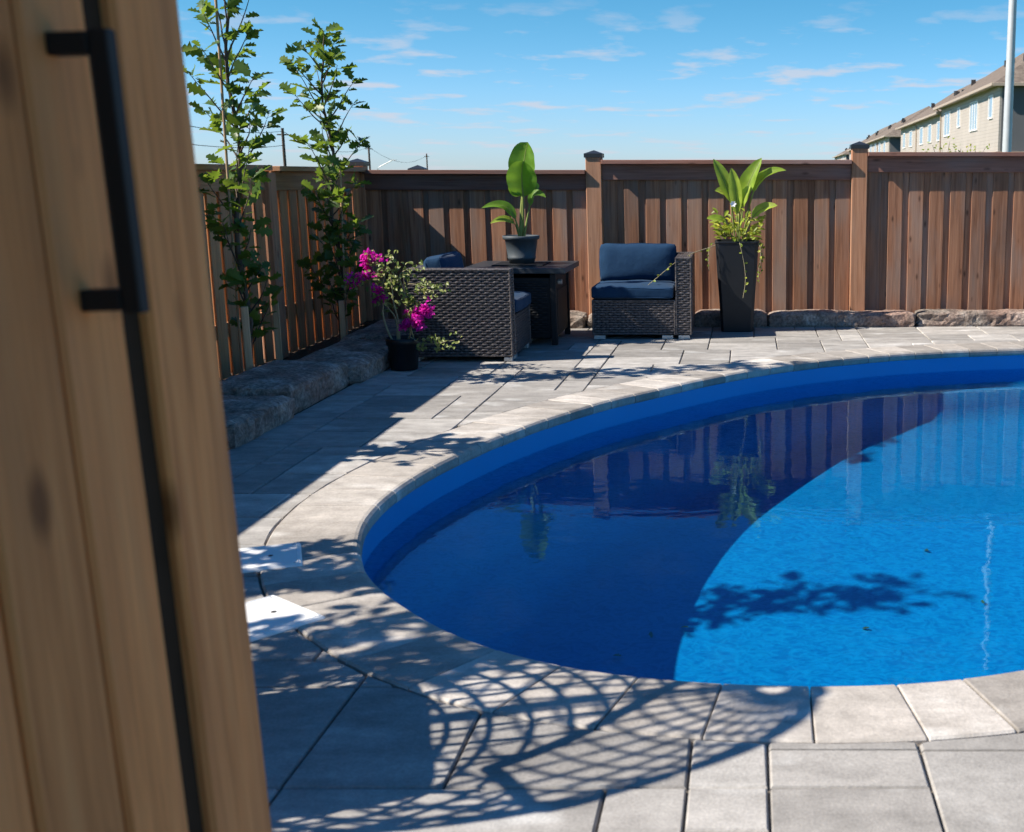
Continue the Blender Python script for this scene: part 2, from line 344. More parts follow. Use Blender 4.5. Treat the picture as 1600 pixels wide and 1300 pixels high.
# ------------------------------------------------------------------ ground
# ------------------------------------------------------------------ pool outline
CTRL = [(2.106, 9.20), (1.092, 8.90), (0.132, 8.25), (-0.657, 7.235), (-0.97, 6.70), (-1.218, 6.111), (-1.397, 5.491), (-1.465, 5.086), (-1.48, 4.69), (-1.44, 4.36),
        (-1.319, 3.965), (-1.196, 3.735), (-1.036, 3.529), (-0.874, 3.343), (-0.696, 3.197), (-0.501, 3.085), (-0.288, 3.015), (-0.033, 2.968), (0.216, 2.956), (0.468, 2.98),
        (0.737, 3.06), (1.15, 3.27), (1.75, 3.66), (2.6, 4.1), (3.6, 4.45), (4.6, 5.0), (5.3, 5.95), (5.5, 7.1), (5.1, 8.3), (4.2, 9.1), (3.1, 9.33)]
def catmull(P, per=16):
    n = len(P); out = []
    for i in range(n):
        p0, p1, p2, p3 = (Vector(P[(i + k - 1) % n]) for k in range(4))
        for j in range(per):
            t = j / per
            out.append(0.5 * ((2 * p1) + (p2 - p0) * t + (2 * p0 - 5 * p1 + 4 * p2 - p3) * t * t + (3 * p1 - p0 - 3 * p2 + p3) * t ** 3))
    return out
raw = catmull(CTRL)
# even resampling + smoothing
def resample(P, step):
    n = len(P); L = [0]
    for i in range(n): L.append(L[-1] + (P[(i + 1) % n] - P[i]).length)
    m = int(L[-1] / step); out = []; j = 0
    for k in range(m):
        s = L[-1] * k / m
        while L[j + 1] < s: j += 1
        a = (s - L[j]) / max(1e-9, L[j + 1] - L[j]); out.append(P[j % n].lerp(P[(j + 1) % n], a))
    return out
IN = resample(raw, 0.045)
for _ in range(14): IN = [(IN[i - 1] + IN[i] * 2 + IN[(i + 1) % len(IN)]) / 4 for i in range(len(IN))]
NI = len(IN)
NRM = []
for i in range(NI):
    d = (IN[(i + 1) % NI] - IN[i - 1]).normalized(); NRM.append(Vector((d.y, -d.x)))   # one side
cen = sum(IN, Vector((0, 0))) / NI
if sum((IN[i] - cen).dot(NRM[i]) for i in range(NI)) < 0: NRM = [-a for a in NRM]      # outward
def off(i, o): i %= NI; return IN[i] + NRM[i] * o
CW = 0.325
nr = NI // 6; ring = [off(i * 6, 0.2) for i in range(nr)]; outer = []
for p in ring:
    d = (p - cen).normalized(); outer.append(cen + d * 1500)
structure(G().add([(*p, -0.3) for p in ring] + [(*p, -0.3) for p in outer], [(i, (i + 1) % nr, nr + (i + 1) % nr, nr + i) for i in range(nr)]).build('ground', M['grass_far']))
pool = thing('swimming_pool', 'freeform in-ground pool with blue fibreglass shell and pale concrete coping', 'pool', (0, 0, 0))
# shell
prof = [(0.012, -0.05), (0.012, -0.16), (0.010, -0.30), (-0.01, -0.305), (-0.03, -0.32), (-0.05, -0.60), (-0.09, -0.78), (-0.16, -0.87), (-0.27, -0.915), (-0.40, -0.925)]
g = G()
def pz(p, z):
    if z > -0.3: return z
    dep = max(0.5, 1.18 - 0.14 * (p.y - 4.6)); return -0.3 + (z + 0.3) * (dep - 0.3) / 0.625
vs = [(*off(i, o), pz(off(i, o), z)) for o, z in prof for i in range(NI)]
fs = [(a * NI + i, a * NI + (i + 1) % NI, (a + 1) * NI + (i + 1) % NI, (a + 1) * NI + i) for a in range(len(prof) - 1) for i in range(NI)]
g.add(vs, fs, True); g.add(vs[-NI:], [tuple(range(NI))])
g.build('pool_shell', M['pool'], pool)
# coping blocks
acc = 0; start = 0; cuts = [0]
step = (IN[1] - IN[0]).length
nblk = round(NI * step / 0.222)
cuts = [round(k * NI / nblk) for k in range(nblk + 1)]
PR = [(0.016, -0.058), (0.002, -0.052), (-0.003, -0.040), (-0.003, -0.020), (0.001, -0.008), (0.012, 0.001), (0.024, 0.004), (CW - 0.006, 0.004), (CW, -0.002), (CW, -0.058)]
for k in range(nblk):
    a, b = cuts[k], cuts[k + 1]
    secs = []
    c0 = off((a + b) // 2, CW / 2); dz = rnd(-0.0012, 0.0012)
    m = b - a
    for q in range(m + 1):
        i = a + q
        t = (IN[(i + 1) % NI] - IN[(i - 1) % NI]).normalized()
        sh = 0.0022 if q == 0 else (-0.0022 if q == m else 0)
        secs.append([(*(off(i, o) + t * sh - c0), z + dz - (0.003 if q in (0, m) and z > -0.01 else 0)) for o, z in PR])
        if q == 0: secs.append([(*(off(i, o) + t * (sh + 0.004) - c0), z + dz) for o, z in PR])
        if q == m: secs.insert(-1, [(*(off(i, o) + t * (sh - 0.004) - c0), z + dz) for o, z in PR])
    g = G(); n = len(PR); vs = [p for s_ in secs for p in s_]
    g.add(vs, [(r_ * n + j, r_ * n + (j + 1) % n, (r_ + 1) * n + (j + 1) % n, (r_ + 1) * n + j) for r_ in range(len(secs) - 1) for j in range(n)])
    g.add(secs[0], [tuple(range(n))]); g.add(secs[-1], [tuple(range(n - 1, -1, -1))])
    g.build('coping_stone', M['coping'], pool, (*c0, 0))
g = G().add([(*off(i, 0.011), -0.16) for i in range(NI)], [tuple(range(NI))])
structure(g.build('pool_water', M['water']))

# ------------------------------------------------------------------ patio pavers
OUT = [off(i, CW + 0.007) for i in range(NI)]
def inside(P, x, y):
    c = False; n = len(P); j = n - 1
    for i in range(n):
        a, b = P[i], P[j]
        if (a.y > y) != (b.y > y) and x < (b.x - a.x) * (y - a.y) / (b.y - a.y) + a.x: c = not c
        j = i
    return c
U = 0.176
X0, Y0 = -1.012, 2.42
XA, XB, YA, YB = -2.50, 4.4, 0.2, 10.56
i0, i1 = math.floor((XA - X0) / U), math.ceil((XB - X0) / U)
j0, j1 = math.floor((YA - Y0) / U), math.ceil((YB - Y0) / U)
occ = set()
g = G(); ring = [off(i, 0.27) for i in range(0, NI, 6)]; outer = []
for p in ring:
    d = p - cen; k = 1e9
    if d.x > 0: k = min(k, (XB - cen.x) / d.x)
    if d.x < 0: k = min(k, (XA - 0.1 - cen.x) / d.x)
    if d.y > 0: k = min(k, (YB + 0.25 - cen.y) / d.y)
    if d.y < 0: k = min(k, (YA - cen.y) / d.y)
    outer.append(cen + d * max(k, 1.0))
nr = len(ring)
g.add([(*p, -0.011) for p in ring] + [(*p, -0.011) for p in outer], [(i, (i + 1) % nr, nr + (i + 1) % nr, nr + i) for i in range(nr)])
patio = structure(g.build('patio', M['sand']))
forced = {(0, 0): (2, 3), (2, 0): (3, 3), (-2, 0): (2, 3), (0, -2): (4, 2), (5, 0): (1, 2), (6, -3): (2, 3), (6, 0): (2, 1), (8, -3): (4, 4), (6, 1): (2, 2), (8, 1): (3, 1), (-2, 3): (2, 1), (0, 3): (2, 1)}
pavers = []
def free(i, j, w, h): return all((i + a, j + b) not in occ for a in range(w) for b in range(h))
def put(i, j, w, h):
    for a in range(w):
        for b in range(h): occ.add((i + a, j + b))
    pavers.append((i, j, w, h))
for (i, j), (w, h) in forced.items():
    if free(i, j, w, h): put(i, j, w, h)
for j in range(j0, j1):
    for i in range(i0, i1):
        if (i, j) in occ: continue
        ch = [(3, 2), (3, 2), (2, 2), (3, 1), (2, 1), (3, 2), (4, 2), (2, 2)]; random.shuffle(ch)
        for w, h in ch + [(2, 1), (1, 2), (1, 1)]:
            if i + w <= i1 and j + h <= j1 and free(i, j, w, h): put(i, j, w, h); break
GAP = 0.0032
def clip_rect(P, x0, x1, y0, y1):
    # keep polygon inside the deck limits
    return max(x0, XA), min(x1, XB), max(y0, YA), min(y1, YB)
OUTX = [(p.x, p.y) for p in OUT]
for (i, j, w, h) in pavers:
    x0, x1 = X0 + i * U + GAP, X0 + (i + w) * U - GAP; y0, y1 = Y0 + j * U + GAP, Y0 + (j + h) * U - GAP
    x0, x1, y0, y1 = clip_rect(None, x0, x1, y0, y1)
    if x1 - x0 < 0.03 or y1 - y0 < 0.03: continue
    if y1 < 1.4: continue
    near = any(x0 - 0.03 < p[0] < x1 + 0.03 and y0 - 0.03 < p[1] < y1 + 0.03 for p in OUTX)
    cin = [inside(OUT, x, y) for x, y in ((x0, y0), (x1, y0), (x1, y1), (x0, y1))]
    if all(cin) : continue
    if not near: poly = [(x0, y0), (x1, y0), (x1, y1), (x0, y1)]
    else:
        per = []
        for (ax, ay), (bx, by) in (((x0, y0), (x1, y0)), ((x1, y0), (x1, y1)), ((x1, y1), (x0, y1)), ((x0, y1), (x0, y0))):
            m = max(2, int(max(abs(bx - ax), abs(by - ay)) / 0.008))
            per += [(ax + (bx - ax) * q / m, ay + (by - ay) * q / m) for q in range(m)]
        fl = [not inside(OUT, x, y) for x, y in per]
        if all(fl): poly = [(x0, y0), (x1, y0), (x1, y1), (x0, y1)]
        elif not any(fl): continue
        else:
            n = len(per); s = next(q for q in range(n) if fl[q] and not fl[q - 1])
            run = []; q = s
            while fl[q % n] and len(run) < n: run.append(per[q % n]); q += 1
            if len(run) < 6: continue
            ins = [k for k, p in enumerate(OUTX) if x0 < p[0] < x1 and y0 < p[1] < y1]
            # order along the curve, handling wrap
            if ins and ins[-1] - ins[0] > NI / 2: ins = [k for k in ins if k > NI / 2] + [k for k in ins if k <= NI / 2]
            cur = [OUTX[k] for k in ins]
            if cur:
                e = run[-1]
                if (cur[0][0] - e[0]) ** 2 + (cur[0][1] - e[1]) ** 2 > (cur[-1][0] - e[0]) ** 2 + (cur[-1][1] - e[1]) ** 2: cur = cur[::-1]
            # thin straight runs down to their corners
            corners = {(x0, y0), (x1, y0), (x1, y1), (x0, y1)}
            run2 = [p for q, p in enumerate(run) if q in (0, len(run) - 1) or p in corners]
            poly = run2 + cur
            if len(poly) < 3: continue
            ar = 0.5 * sum(poly[k - 1][0] * poly[k][1] - poly[k][0] * poly[k - 1][1] for k in range(len(poly)))
            if abs(ar) < 0.0015: continue
            if ar < 0: poly = poly[::-1]
    cxp = sum(p[0] for p in poly) / len(poly); cyp = sum(p[1] for p in poly) / len(poly)
    n = len(poly); g = G()
    lo = [(p[0] - cxp, p[1] - cyp, -0.045) for p in poly]; mid = [(p[0] - cxp, p[1] - cyp, -0.006) for p in poly]
    top = []
    for p in poly:
        d = Vector((p[0] - cxp, p[1] - cyp)); l = d.length or 1
        top.append((d.x * (1 - 0.006 / l), d.y * (1 - 0.006 / l), 0))
    g.add(lo + mid + top, [(a, (a + 1) % n, n + (a + 1) % n, n + a) for a in range(n)] + [(n + a, n + (a + 1) % n, 2 * n + (a + 1) % n, 2 * n + a) for a in range(n)] + [tuple(range(2 * n, 3 * n))])
    o = g.build('paver', M['paver'], patio, (cxp, cyp, rnd(-0.0015, 0.0015)), (rnd(-0.0015, 0.0015), rnd(-0.0015, 0.0015), 0))

# ------------------------------------------------------------------ fences
def fence(name, label, p0, ang, L, tops, posts, base=0.0, seed=1, gap=0.028, mat='fence', rmat='rail'):
    """run along local +x from p0; the yard is at local -y; tops: list of (x_from, x_to, z_top); posts: list of (x, z_top, has_cap)"""
    random.seed(seed)
    f = thing(name, label, 'fence', (p0[0], p0[1], 0), ang)
    P = 0.186
    for (xa, xb, zt) in tops:
        n = max(1, round((xb - xa - 0.128) / P)); P_ = (xb - xa - 0.13) / n
        for k in range(n + 1):
            x = xa + 0.065 + k * P_ + rnd(-0.006, 0.006)
            w = 0.128 + rnd(-0.004, 0.006)
            w = round(w, 3)
            inst('picket', board_mesh(zt - 0.05 - base, w, 0.0145, mat), f, (x, -0.028, base), (0, rnd(-0.002, 0.002), rnd(-0.03, 0.03)))
            x2 = x + P_ / 2
            if k < n: inst('picket', board_mesh(zt - 0.05 - base, 0.126, 0.0145, mat), f, (x2 + rnd(-0.008, 0.008), gap, base), (0, 0, rnd(-0.02, 0.02)))
        Lr = xb - xa
        for z in (0.30, zt - 0.12): inst('rail', board_mesh(Lr, 0.09, 0.037, rmat), f, (xa, 0.0 if gap > 0.02 else 0.022, z), (0, R(90), 0))
        inst('face_rail', board_mesh(Lr, 0.135, 0.02, rmat), f, (xa, -0.049, zt - 0.035 - 0.0675), (0, R(90), 0))
        inst('face_rail', board_mesh(Lr, 0.135, 0.02, rmat), f, (xa, 0.049, zt - 0.035 - 0.0675), (0, R(90), 0))
        cb = inst('cap_board', board_mesh(Lr, 0.036, 0.215, rmat), f, (xa, -0.015, zt - 0.017), (0, R(90), 0))
    for (x, zt, cap) in posts:
        p = inst('post', board_mesh(zt - 0.0, 0.136, 0.136, 'post', 0.006), f, (x, -0.02, 0.0), (0, 0, 0))
        if cap:
            s = 0.079; h = zt
            G().add([(-s, -s, h - 0.03), (s, -s, h - 0.03), (s, s, h - 0.03), (-s, s, h - 0.03), (-s, -s, h + 0.004), (s, -s, h + 0.004), (s, s, h + 0.004), (-s, s, h + 0.004), (0, 0, h + 0.034)],
                    [(0, 1, 5, 4), (1, 2, 6, 5), (2, 3, 7, 6), (3, 0, 4, 7), (4, 5, 8), (5, 6, 8), (6, 7, 8), (7, 4, 8), (3, 2, 1, 0)]).build('post_cap', M['cap_metal'], p)
    return f
YF = 10.80
fence('wooden_fence', 'red brown cedar board fence along the back behind the chairs and planter', (-3.40, YF), 0, 9,
      [(0.07, 1.99, 1.335), (2.13, 4.29, 1.42), (4.43, 6.75, 1.485), (6.89, 8.6, 1.485)],
      [(2.06, 1.47, True), (4.36, 1.545, True), (6.82, 1.545, True)], seed=3, gap=-0.0115)
fence('wooden_fence', 'shaded cedar board fence along the left side behind the young oaks', (-3.42, 1.2), R(90), 9.6,
      [(0.07, 2.4, 1.36), (2.54, 4.9, 1.36), (5.04, 7.4, 1.36), (7.54, 9.53, 1.355)],
      [(0.0, 1.45, True), (2.47, 1.32, False), (4.97, 1.32, False), (7.47, 1.31, False), (9.6, 1.40, True)], seed=5, mat='fence_tan', rmat='fence_tan')
# a neighbour's fence further off, only its post tops rise above the back fence
nf = thing('fence_post', 'distant fence post with dark cap rising above the back fence', 'post', (-4.05, 15.2, -0.3))
inst('post', board_mesh(1.66, 0.15, 0.15, 'post', 0.006), nf)
s = 0.10
G().add([(-s, -s, 1.63), (s, -s, 1.63), (s, s, 1.63), (-s, s, 1.63), (-s, -s, 1.665), (s, -s, 1.665), (s, s, 1.665), (-s, s, 1.665), (0, 0, 1.71)],
        [(0, 1, 5, 4), (1, 2, 6, 5), (2, 3, 7, 6), (3, 0, 4, 7), (4, 5, 8), (5, 6, 8), (6, 7, 8), (7, 4, 8), (3, 2, 1, 0)]).build('post_cap', M['cap_metal'], nf)

# ------------------------------------------------------------------ planting bed and armour stones
structure(G().add([(-3.5, 1.2, -0.006), (-2.49, 1.2, -0.006), (-2.49, 10.6, -0.006), (-3.5, 10.8, -0.006)], [(0, 1, 2, 3)]).build('soil_bed', M['soil']))
structure(G().add([(-3.4, 10.55, 0.01), (5.4, 10.55, 0.01), (5.4, 11.0, 0.05), (-3.4, 11.0, 0.05)], [(0, 1, 2, 3)]).build('soil_strip', M['soil']))
def stone(label, x0, x1, y0, y1, h, seed, group):
    random.seed(seed)
    lx, ly = x1 - x0, y1 - y0
    nx, ny, nz = max(3, int(lx / 0.033)), max(3, int(ly / 0.033)), 5
    key = {}; vs = []; fs = []
    def vid(a, b, c):
        k = (a, b, c)
        if k not in key:
            p = Vector(((a / nx - 0.5) * lx, (b / ny - 0.5) * ly, c / nz * h))
            q = p.copy()
            # rounding of corners and arrises
            ex, ey = abs(a / nx - 0.5) * 2, abs(b / ny - 0.5) * 2
            if c == nz: q.z -= 0.018 * max(ex ** 14, ey ** 20)
            if c >= nz - 1: q.z += 0.009 * mnoise.noise(Vector((p.x * 2 + seed, p.y * 2, 0)))
            q.x *= 1 - 0.025 * (ey ** 6) - 0.05 * (c / nz) ** 3 * (0.12 / max(lx, 0.12)); q.y *= 1 - 0.02 * (ex ** 6) - 0.05 * (c / nz) ** 3 * (0.12 / max(ly, 0.12))
            o = Vector((seed * 3.1, seed * 1.7, 0))
            d = mnoise.noise_vector((p + o) * 3.2) * 0.008 + mnoise.noise_vector((p + o) * 9) * 0.008 + mnoise.noise_vector((p + o) * 24) * 0.005
            if 0 < c < nz and (a in (0, nx) or b in (0, ny)):
                rg = 0.5 - abs(mnoise.noise((p + o) * 15)) ; fct = 0.030 * rg
                if b == 0: d.y -= fct
                if b == ny: d.y += fct
                if a == 0: d.x -= fct
                if a == nx: d.x += fct
            if c == 0: d *= 0.3
            key[k] = len(vs); vs.append(tuple(q + d))
        return key[k]
    for a in range(nx):
        for b in range(ny): fs.append((vid(a, b, nz), vid(a + 1, b, nz), vid(a + 1, b + 1, nz), vid(a, b + 1, nz)))
    for c in range(nz):
        for a in range(nx):
            fs.append((vid(a, 0, c), vid(a + 1, 0, c), vid(a + 1, 0, c + 1), vid(a, 0, c + 1)))
            fs.append((vid(a + 1, ny, c), vid(a, ny, c), vid(a, ny, c + 1), vid(a + 1, ny, c + 1)))
        for b in range(ny):
            fs.append((vid(nx, b, c), vid(nx, b + 1, c), vid(nx, b + 1, c + 1), vid(nx, b, c + 1)))
            fs.append((vid(0, b + 1, c), vid(0, b, c), vid(0, b, c + 1), vid(0, b + 1, c + 1)))
    o = G().add(vs, fs, False).build('armour_stone', M['stone'], None, ((x0 + x1) / 2, (y0 + y1) / 2, -0.01))
    return tag(o, label, 'stone', group)
gl_, gb_ = 'armour stones edging the left bed', 'armour stones along the back fence'
for lab, a, b, h, xx in [('rough armour stone in shade just right of the gate edge, nearest one visible', 4.78, 5.64, 0.105, -2.50),
                     ('flat shaded armour stone beside the gate, second along the left bed', 5.72, 6.50, 0.115, -2.475),
                     ('long armour stone below the two wooden tree stakes', 6.57, 7.53, 0.15, -2.515),
                     ('armour stone at the left bed beside the bougainvillea pot', 7.60, 8.72, 0.12, -2.46),
                     ('armour stone behind the left wicker chair in the corner', 8.80, 9.85, 0.14, -2.50),
                     ('armour stone of the left bed hidden behind the gate', 3.70, 4.70, 0.12, -2.50),
                     ('armour stone of the left bed behind the egg chair', 2.60, 3.63, 0.13, -2.50),
                     ('armour stone at the near end of the left bed', 1.45, 2.53, 0.115, -2.50)]:
    stone(lab, xx - 0.47, xx, a, b, h + 0.025, int(a * 10), gl_)
for lab, a, b, h in [('pale armour stone at the back fence partly behind the fire table', -2.6, -1.42, 0.13), ('armour stone behind the right wicker chair at the centre post', -1.38, -0.50, 0.13),
                     ('rough grey armour stone directly behind the tall planter', -0.46, 0.15, 0.145), ('long armour stone right of the planter under the right fence post', 0.18, 1.44, 0.135),
                     ('long pale armour stone at the right edge along the back fence', 1.47, 2.75, 0.14), ('armour stone of the back row beyond the right edge', 2.79, 3.9, 0.135)]:
    stone(lab, a, b, 10.44 + 0.07 * (a + 1.3) * 0.5, 10.74, h, int(a * 10) + 50, gb_)

# ------------------------------------------------------------------ gate with handle (standing open at the left)
GX = -0.632
gate = thing('wooden_gate', 'open wooden gate of vertical boards with black bar handle, blurred in front', 'gate', (GX + 0.035, 1.40, 0.05))
gate.rotation_euler = (0, R(-1.6), 0)
random.seed(11)
ys = [(-0.0, -0.147), (-0.201, -0.312), (-0.320, -0.445), (-0.453, -0.580), (-0.587, -0.715), (-0.722, -0.850)]
for k, (a, b) in enumerate(ys):
    w = abs(b - a)
    inst('gate_board', G().box((-0.011, -w / 2, 0), (0.011, w / 2, 1.80), 0.005).mesh('gate_board', M['gate']), gate, (0.0, (a + b) / 2, 0))
for z in (0.22, 0.95, 1.62): G().box((-0.075, -0.85, z), (-0.0515, -0.01, z + 0.09), 0.004).build('gate_brace', M['gate'], gate)
G().box((-0.05, -0.200, 0.0), (-0.001, -0.148, 1.798), 0.002).build('gap_shade_strip', M['gap_shade'], gate)  # dark strip filling the open gap, its shade put into the colour
for a in (-0.316, -0.449, -0.5835, -0.7185): G().box((-0.030, a - 0.025, 0.0), (-0.0118, a + 0.025, 1.79), 0.002).build('seam_shade_strip', M['gap_shade'], gate)  # added strips closing sun leaks at the seams, shade put into their colour
hy = -0.268
h = G().box((0.049, hy - 0.009, 1.122), (0.066, hy + 0.009, 1.376), 0.0015).build('handle', M['handle'], gate)
for z in (1.125, 1.354): G().box((0.0112, hy - 0.010, z), (0.0482, hy + 0.010, z + 0.020), 0.001).build('handle_post', M['handle'], h)

# ------------------------------------------------------------------ skimmer lids
def lid(label, cx_, cy_, w, d, rz):
    o = G().box((-w / 2, -d / 2, 0), (w / 2, d / 2, 0.018), 0.006).build('skimmer_lid', M['lid'], None, (cx_, cy_, -0.007), (0, 0, rz))
    tag(o, label, 'lid', 'white skimmer lids beside the coping')
    for sx in (-1, 1):
        for sy in (-1, 1): G().lathe([(0.0001, 0.0015), (0.004, 0.001), (0.005, -0.001)], 10).build('screw', M['lamp_pole'], o, (sx * (w / 2 - 0.025), sy * (d / 2 - 0.025), 0.0183))
    g = G(); i_ = 0.014
    for a, b in (((-w / 2 + i_, -d / 2 + i_), (w / 2 - i_, -d / 2 + i_)), ((w / 2 - i_, -d / 2 + i_), (w / 2 - i_, d / 2 - i_)), ((w / 2 - i_, d / 2 - i_), (-w / 2 + i_, d / 2 - i_)), ((-w / 2 + i_, d / 2 - i_), (-w / 2 + i_, -d / 2 + i_))): g.tube([(*a, 0.0175), (*b, 0.0175)], 0.003, 6)
    g.build('rim', M['lid'], o)
    G().lathe([(0.0001, 0.0), (0.008, 0.0), (0.009, -0.004)], 12).build('finger_hole', M['dark_trim'], o, (w * 0.22, 0.0, 0.0195))
lid('white square skimmer lid lying farther from the camera', -1.72, 3.985, 0.36, 0.27, R(21))
lid('white square skimmer lid nearest the camera at the gate edge', -1.468, 3.415, 0.30, 0.30, R(50))

# ------------------------------------------------------------------ wicker weave panels
def weave(g, o, u, v, nrm, w, h, pu=0.033, pv=0.0185, amp=0.0042):
    o, u, v, nrm = Vector(o), Vector(u).normalized(), Vector(v).normalized(), Vector(nrm).normalized()
    rows = max(1, int(h / pv)); ns = max(4, int(w / (pu / 2)))
    pv = h / rows
    for r_ in range(rows):
        vs = []
        for k in range(ns + 1):
            x = w * k / ns
            a = amp * math.cos(math.pi * (x / pu + r_)) + amp
            for q, (dv, dn) in enumerate(((0.06, -0.004), (0.5, 0.002), (0.94, -0.004))):
                vs.append(o + u * x + v * ((r_ + dv) * pv) + nrm * (a + dn))
        fs = []
        for k in range(ns):
            for q in range(2): fs.append((k * 3 + q, (k + 1) * 3 + q, (k + 1) * 3 + q + 1, k * 3 + q + 1))
        g.add(vs, fs, True)
def woven_box(name, lo, hi, parent, faces='fblrt'):
    lo, hi = Vector(lo), Vector(hi); e = Vector((0.004,) * 3)
    c = G().box(lo + e, hi - e).build(name, M['wicker_core'], parent)
    g = G(); dx, dy, dz = hi - lo; E = 0.003
    if 'f' in faces: weave(g, (lo.x, lo.y + E, lo.z), (1, 0, 0), (0, 0, 1), (0, -1, 0), dx, dz)
    if 'b' in faces: weave(g, (hi.x, hi.y - E, lo.z), (-1, 0, 0), (0, 0, 1), (0, 1, 0), dx, dz)
    if 'l' in faces: weave(g, (lo.x + E, hi.y, lo.z), (0, -1, 0), (0, 0, 1), (-1, 0, 0), dy, dz)
    if 'r' in faces: weave(g, (hi.x - E, lo.y, lo.z), (0, 1, 0), (0, 0, 1), (1, 0, 0), dy, dz)
    if 't' in faces: weave(g, (lo.x, lo.y, hi.z - E), (0, 1, 0), (1, 0, 0), (0, 0, 1), dy, dx)
    g.build('weave', M['wicker'], c)
    g = G(); rr = 0.0075
    for x in (lo.x, hi.x):
        for y in (lo.y, hi.y): g.tube([(x, y, lo.z), (x, y, hi.z)], rr, 6)
    for z in (hi.z,):
        for y in (lo.y, hi.y): g.tube([(lo.x, y, z), (hi.x, y, z)], rr, 6)
        for x in (lo.x, hi.x): g.tube([(x, lo.y, z), (x, hi.y, z)], rr, 6)
    g.build('edge_binding', M['wicker'], c)
    return c
def cushion(name, size, parent, loc, rot=(0, 0, 0), r=0.03, bulge=0.02, seed=0, axis=2):
    hx, hy, hz = (s_ / 2 for s_ in size); half = Vector((hx, hy, hz)); n = 14; g = G()
    def pt(p):
        q = Vector(p); P3 = Vector((q.x * hx, q.y * hy, q.z * hz))
        inn = Vector((max(-hx + r, min(hx - r, P3.x)), max(-hy + r, min(hy - r, P3.y)), max(-hz + r, min(hz - r, P3.z))))
        d = P3 - inn
        o = inn + (d.normalized() * r if d.length > 1e-6 else d)
        a, b = [k for k in range(3) if k != axis]
        f = (1 - abs(q[a]) ** 3) * (1 - abs(q[b]) ** 3)
        o[axis] += (1 if q[axis] > 0 else -1) * bulge * f * abs(q[axis])
        o += mnoise.noise_vector(o * 6 + Vector((seed * 9, 0, 0))) * 0.007 + mnoise.noise_vector(o * 17 + Vector((seed * 5, 0, 0))) * 0.0025
        return o
    def grid(fn):
        vs = [pt(fn(-1 + 2 * a / n, -1 + 2 * b / n)) for a in range(n + 1) for b in range(n + 1)]
        g.add(vs, [(a * (n + 1) + b, (a + 1) * (n + 1) + b, (a + 1) * (n + 1) + b + 1, a * (n + 1) + b + 1) for a in range(n) for b in range(n)], True)
    grid(lambda a, b: (a, b, 1)); grid(lambda a, b: (b, a, -1)); grid(lambda a, b: (1, a, b)); grid(lambda a, b: (-1, b, a)); grid(lambda a, b: (b, 1, a)); grid(lambda a, b: (a, -1, b))
    o = g.build(name, M['navy'], parent, loc, rot)
    # piping round the two main edges
    a, b = [k for k in range(3) if k != axis]; gp = G()
    for s_ in (0.72, -0.72):
        pts = []
        for k in range(40):
            t = 2 * math.pi * k / 40; ca, sa = math.cos(t), math.sin(t); m_ = max(abs(ca), abs(sa))
            q = [0, 0, 0]; q[a] = ca / m_; q[b] = sa / m_; q[axis] = s_
            pts.append(pt(q))
        gp.tube(pts + [pts[0]], 0.004, 5, False)
    gp.build('piping', M['navy'], o)
    return o
def chair(label, loc, rz, arm_right, seed):
    c = thing('wicker_chair', label, 'chair', loc, rz, 'one-armed wicker chairs with navy cushions')
    if arm_right: bx0, bx1, ax0, ax1 = 0.0, 0.655, 0.668, 0.785
    else: bx0, bx1, ax0, ax1 = 0.130, 0.785, 0.0, 0.117
    woven_box('seat_base', (bx0, 0.0, 0.035), (bx1, 0.62, 0.310), c, 'flr')
    woven_box('arm', (ax0, 0.0, 0.035), (ax1, 0.73, 0.645), c, 'fblrt')
    woven_box('back', (bx0, 0.632, 0.035), (bx1, 0.73, 0.645), c, 'fblrt')
    for x in (bx0 + 0.05, (ax0 + ax1) / 2, bx1 - 0.06):
        for y in (0.035, 0.69): G().box((x - 0.045, y - 0.03, 0), (x + 0.045, y + 0.03, 0.032), 0.003).build('foot', M['silver'], c)
    cushion('seat_cushion', (bx1 - bx0 + 0.006, 0.645, 0.105), c, ((bx0 + bx1) / 2 - (0.008 if arm_right else -0.008), 0.30, 0.372), (0, 0, 0), 0.03, 0.012, seed)
    cushion('back_cushion', (bx1 - bx0 - 0.02, 0.14, 0.31), c, ((bx0 + bx1) / 2, 0.545, 0.572), (R(-9), 0, 0), 0.035, 0.03, seed + 3, 1)
    return c
chair('black wicker chair with navy cushions facing the camera beside the tall planter', (-1.245, 9.69, 0), R(0.5), True, 1)
chair('black wicker chair seen from its woven arm side, behind the bougainvillea', (-1.665, 8.50, 0), R(91), False, 2)

# ------------------------------------------------------------------ fire table
tb = thing('fire_table', 'square black outdoor table with louvred panels between the two wicker chairs', 'table', (-1.80, 9.70, 0))
g = G().box((-0.385, -0.40, 0.555), (0.40, 0.40, 0.598), 0.004); g.build('table_top', M['table_top'], tb)
G().box((-0.20, -0.20, 0.599), (0.20, 0.20, 0.606), 0.002).build('burner_cover', M['black_metal'], tb)
for x in (-0.30, 0.30):
    for y in (-0.345, 0.325): G().box((x - 0.022, y - 0.022, 0), (x + 0.022, y + 0.022, 0.555), 0.003).build('leg', M['black_metal'], tb)
G().box((-0.31, -0.335, 0.05), (0.29, 0.315, 0.10), 0.002).build('bottom_shelf', M['black_metal'], tb)
for nm, a, b in (('front', (-0.278, -0.345, 0.06), (0.278, -0.325, 0.52)), ('back', (-0.278, 0.31, 0.06), (0.278, 0.33, 0.52))):
    p = G().box(a, b, 0.002).build('panel', M['black_metal'], tb)
    if nm == 'front':
        g = G(); weave(g, (-0.25, -0.347, 0.09), (1, 0, 0), (0, 0, 1), (0, -1, 0), 0.50, 0.40); g.build('weave', M['black_metal'], p)
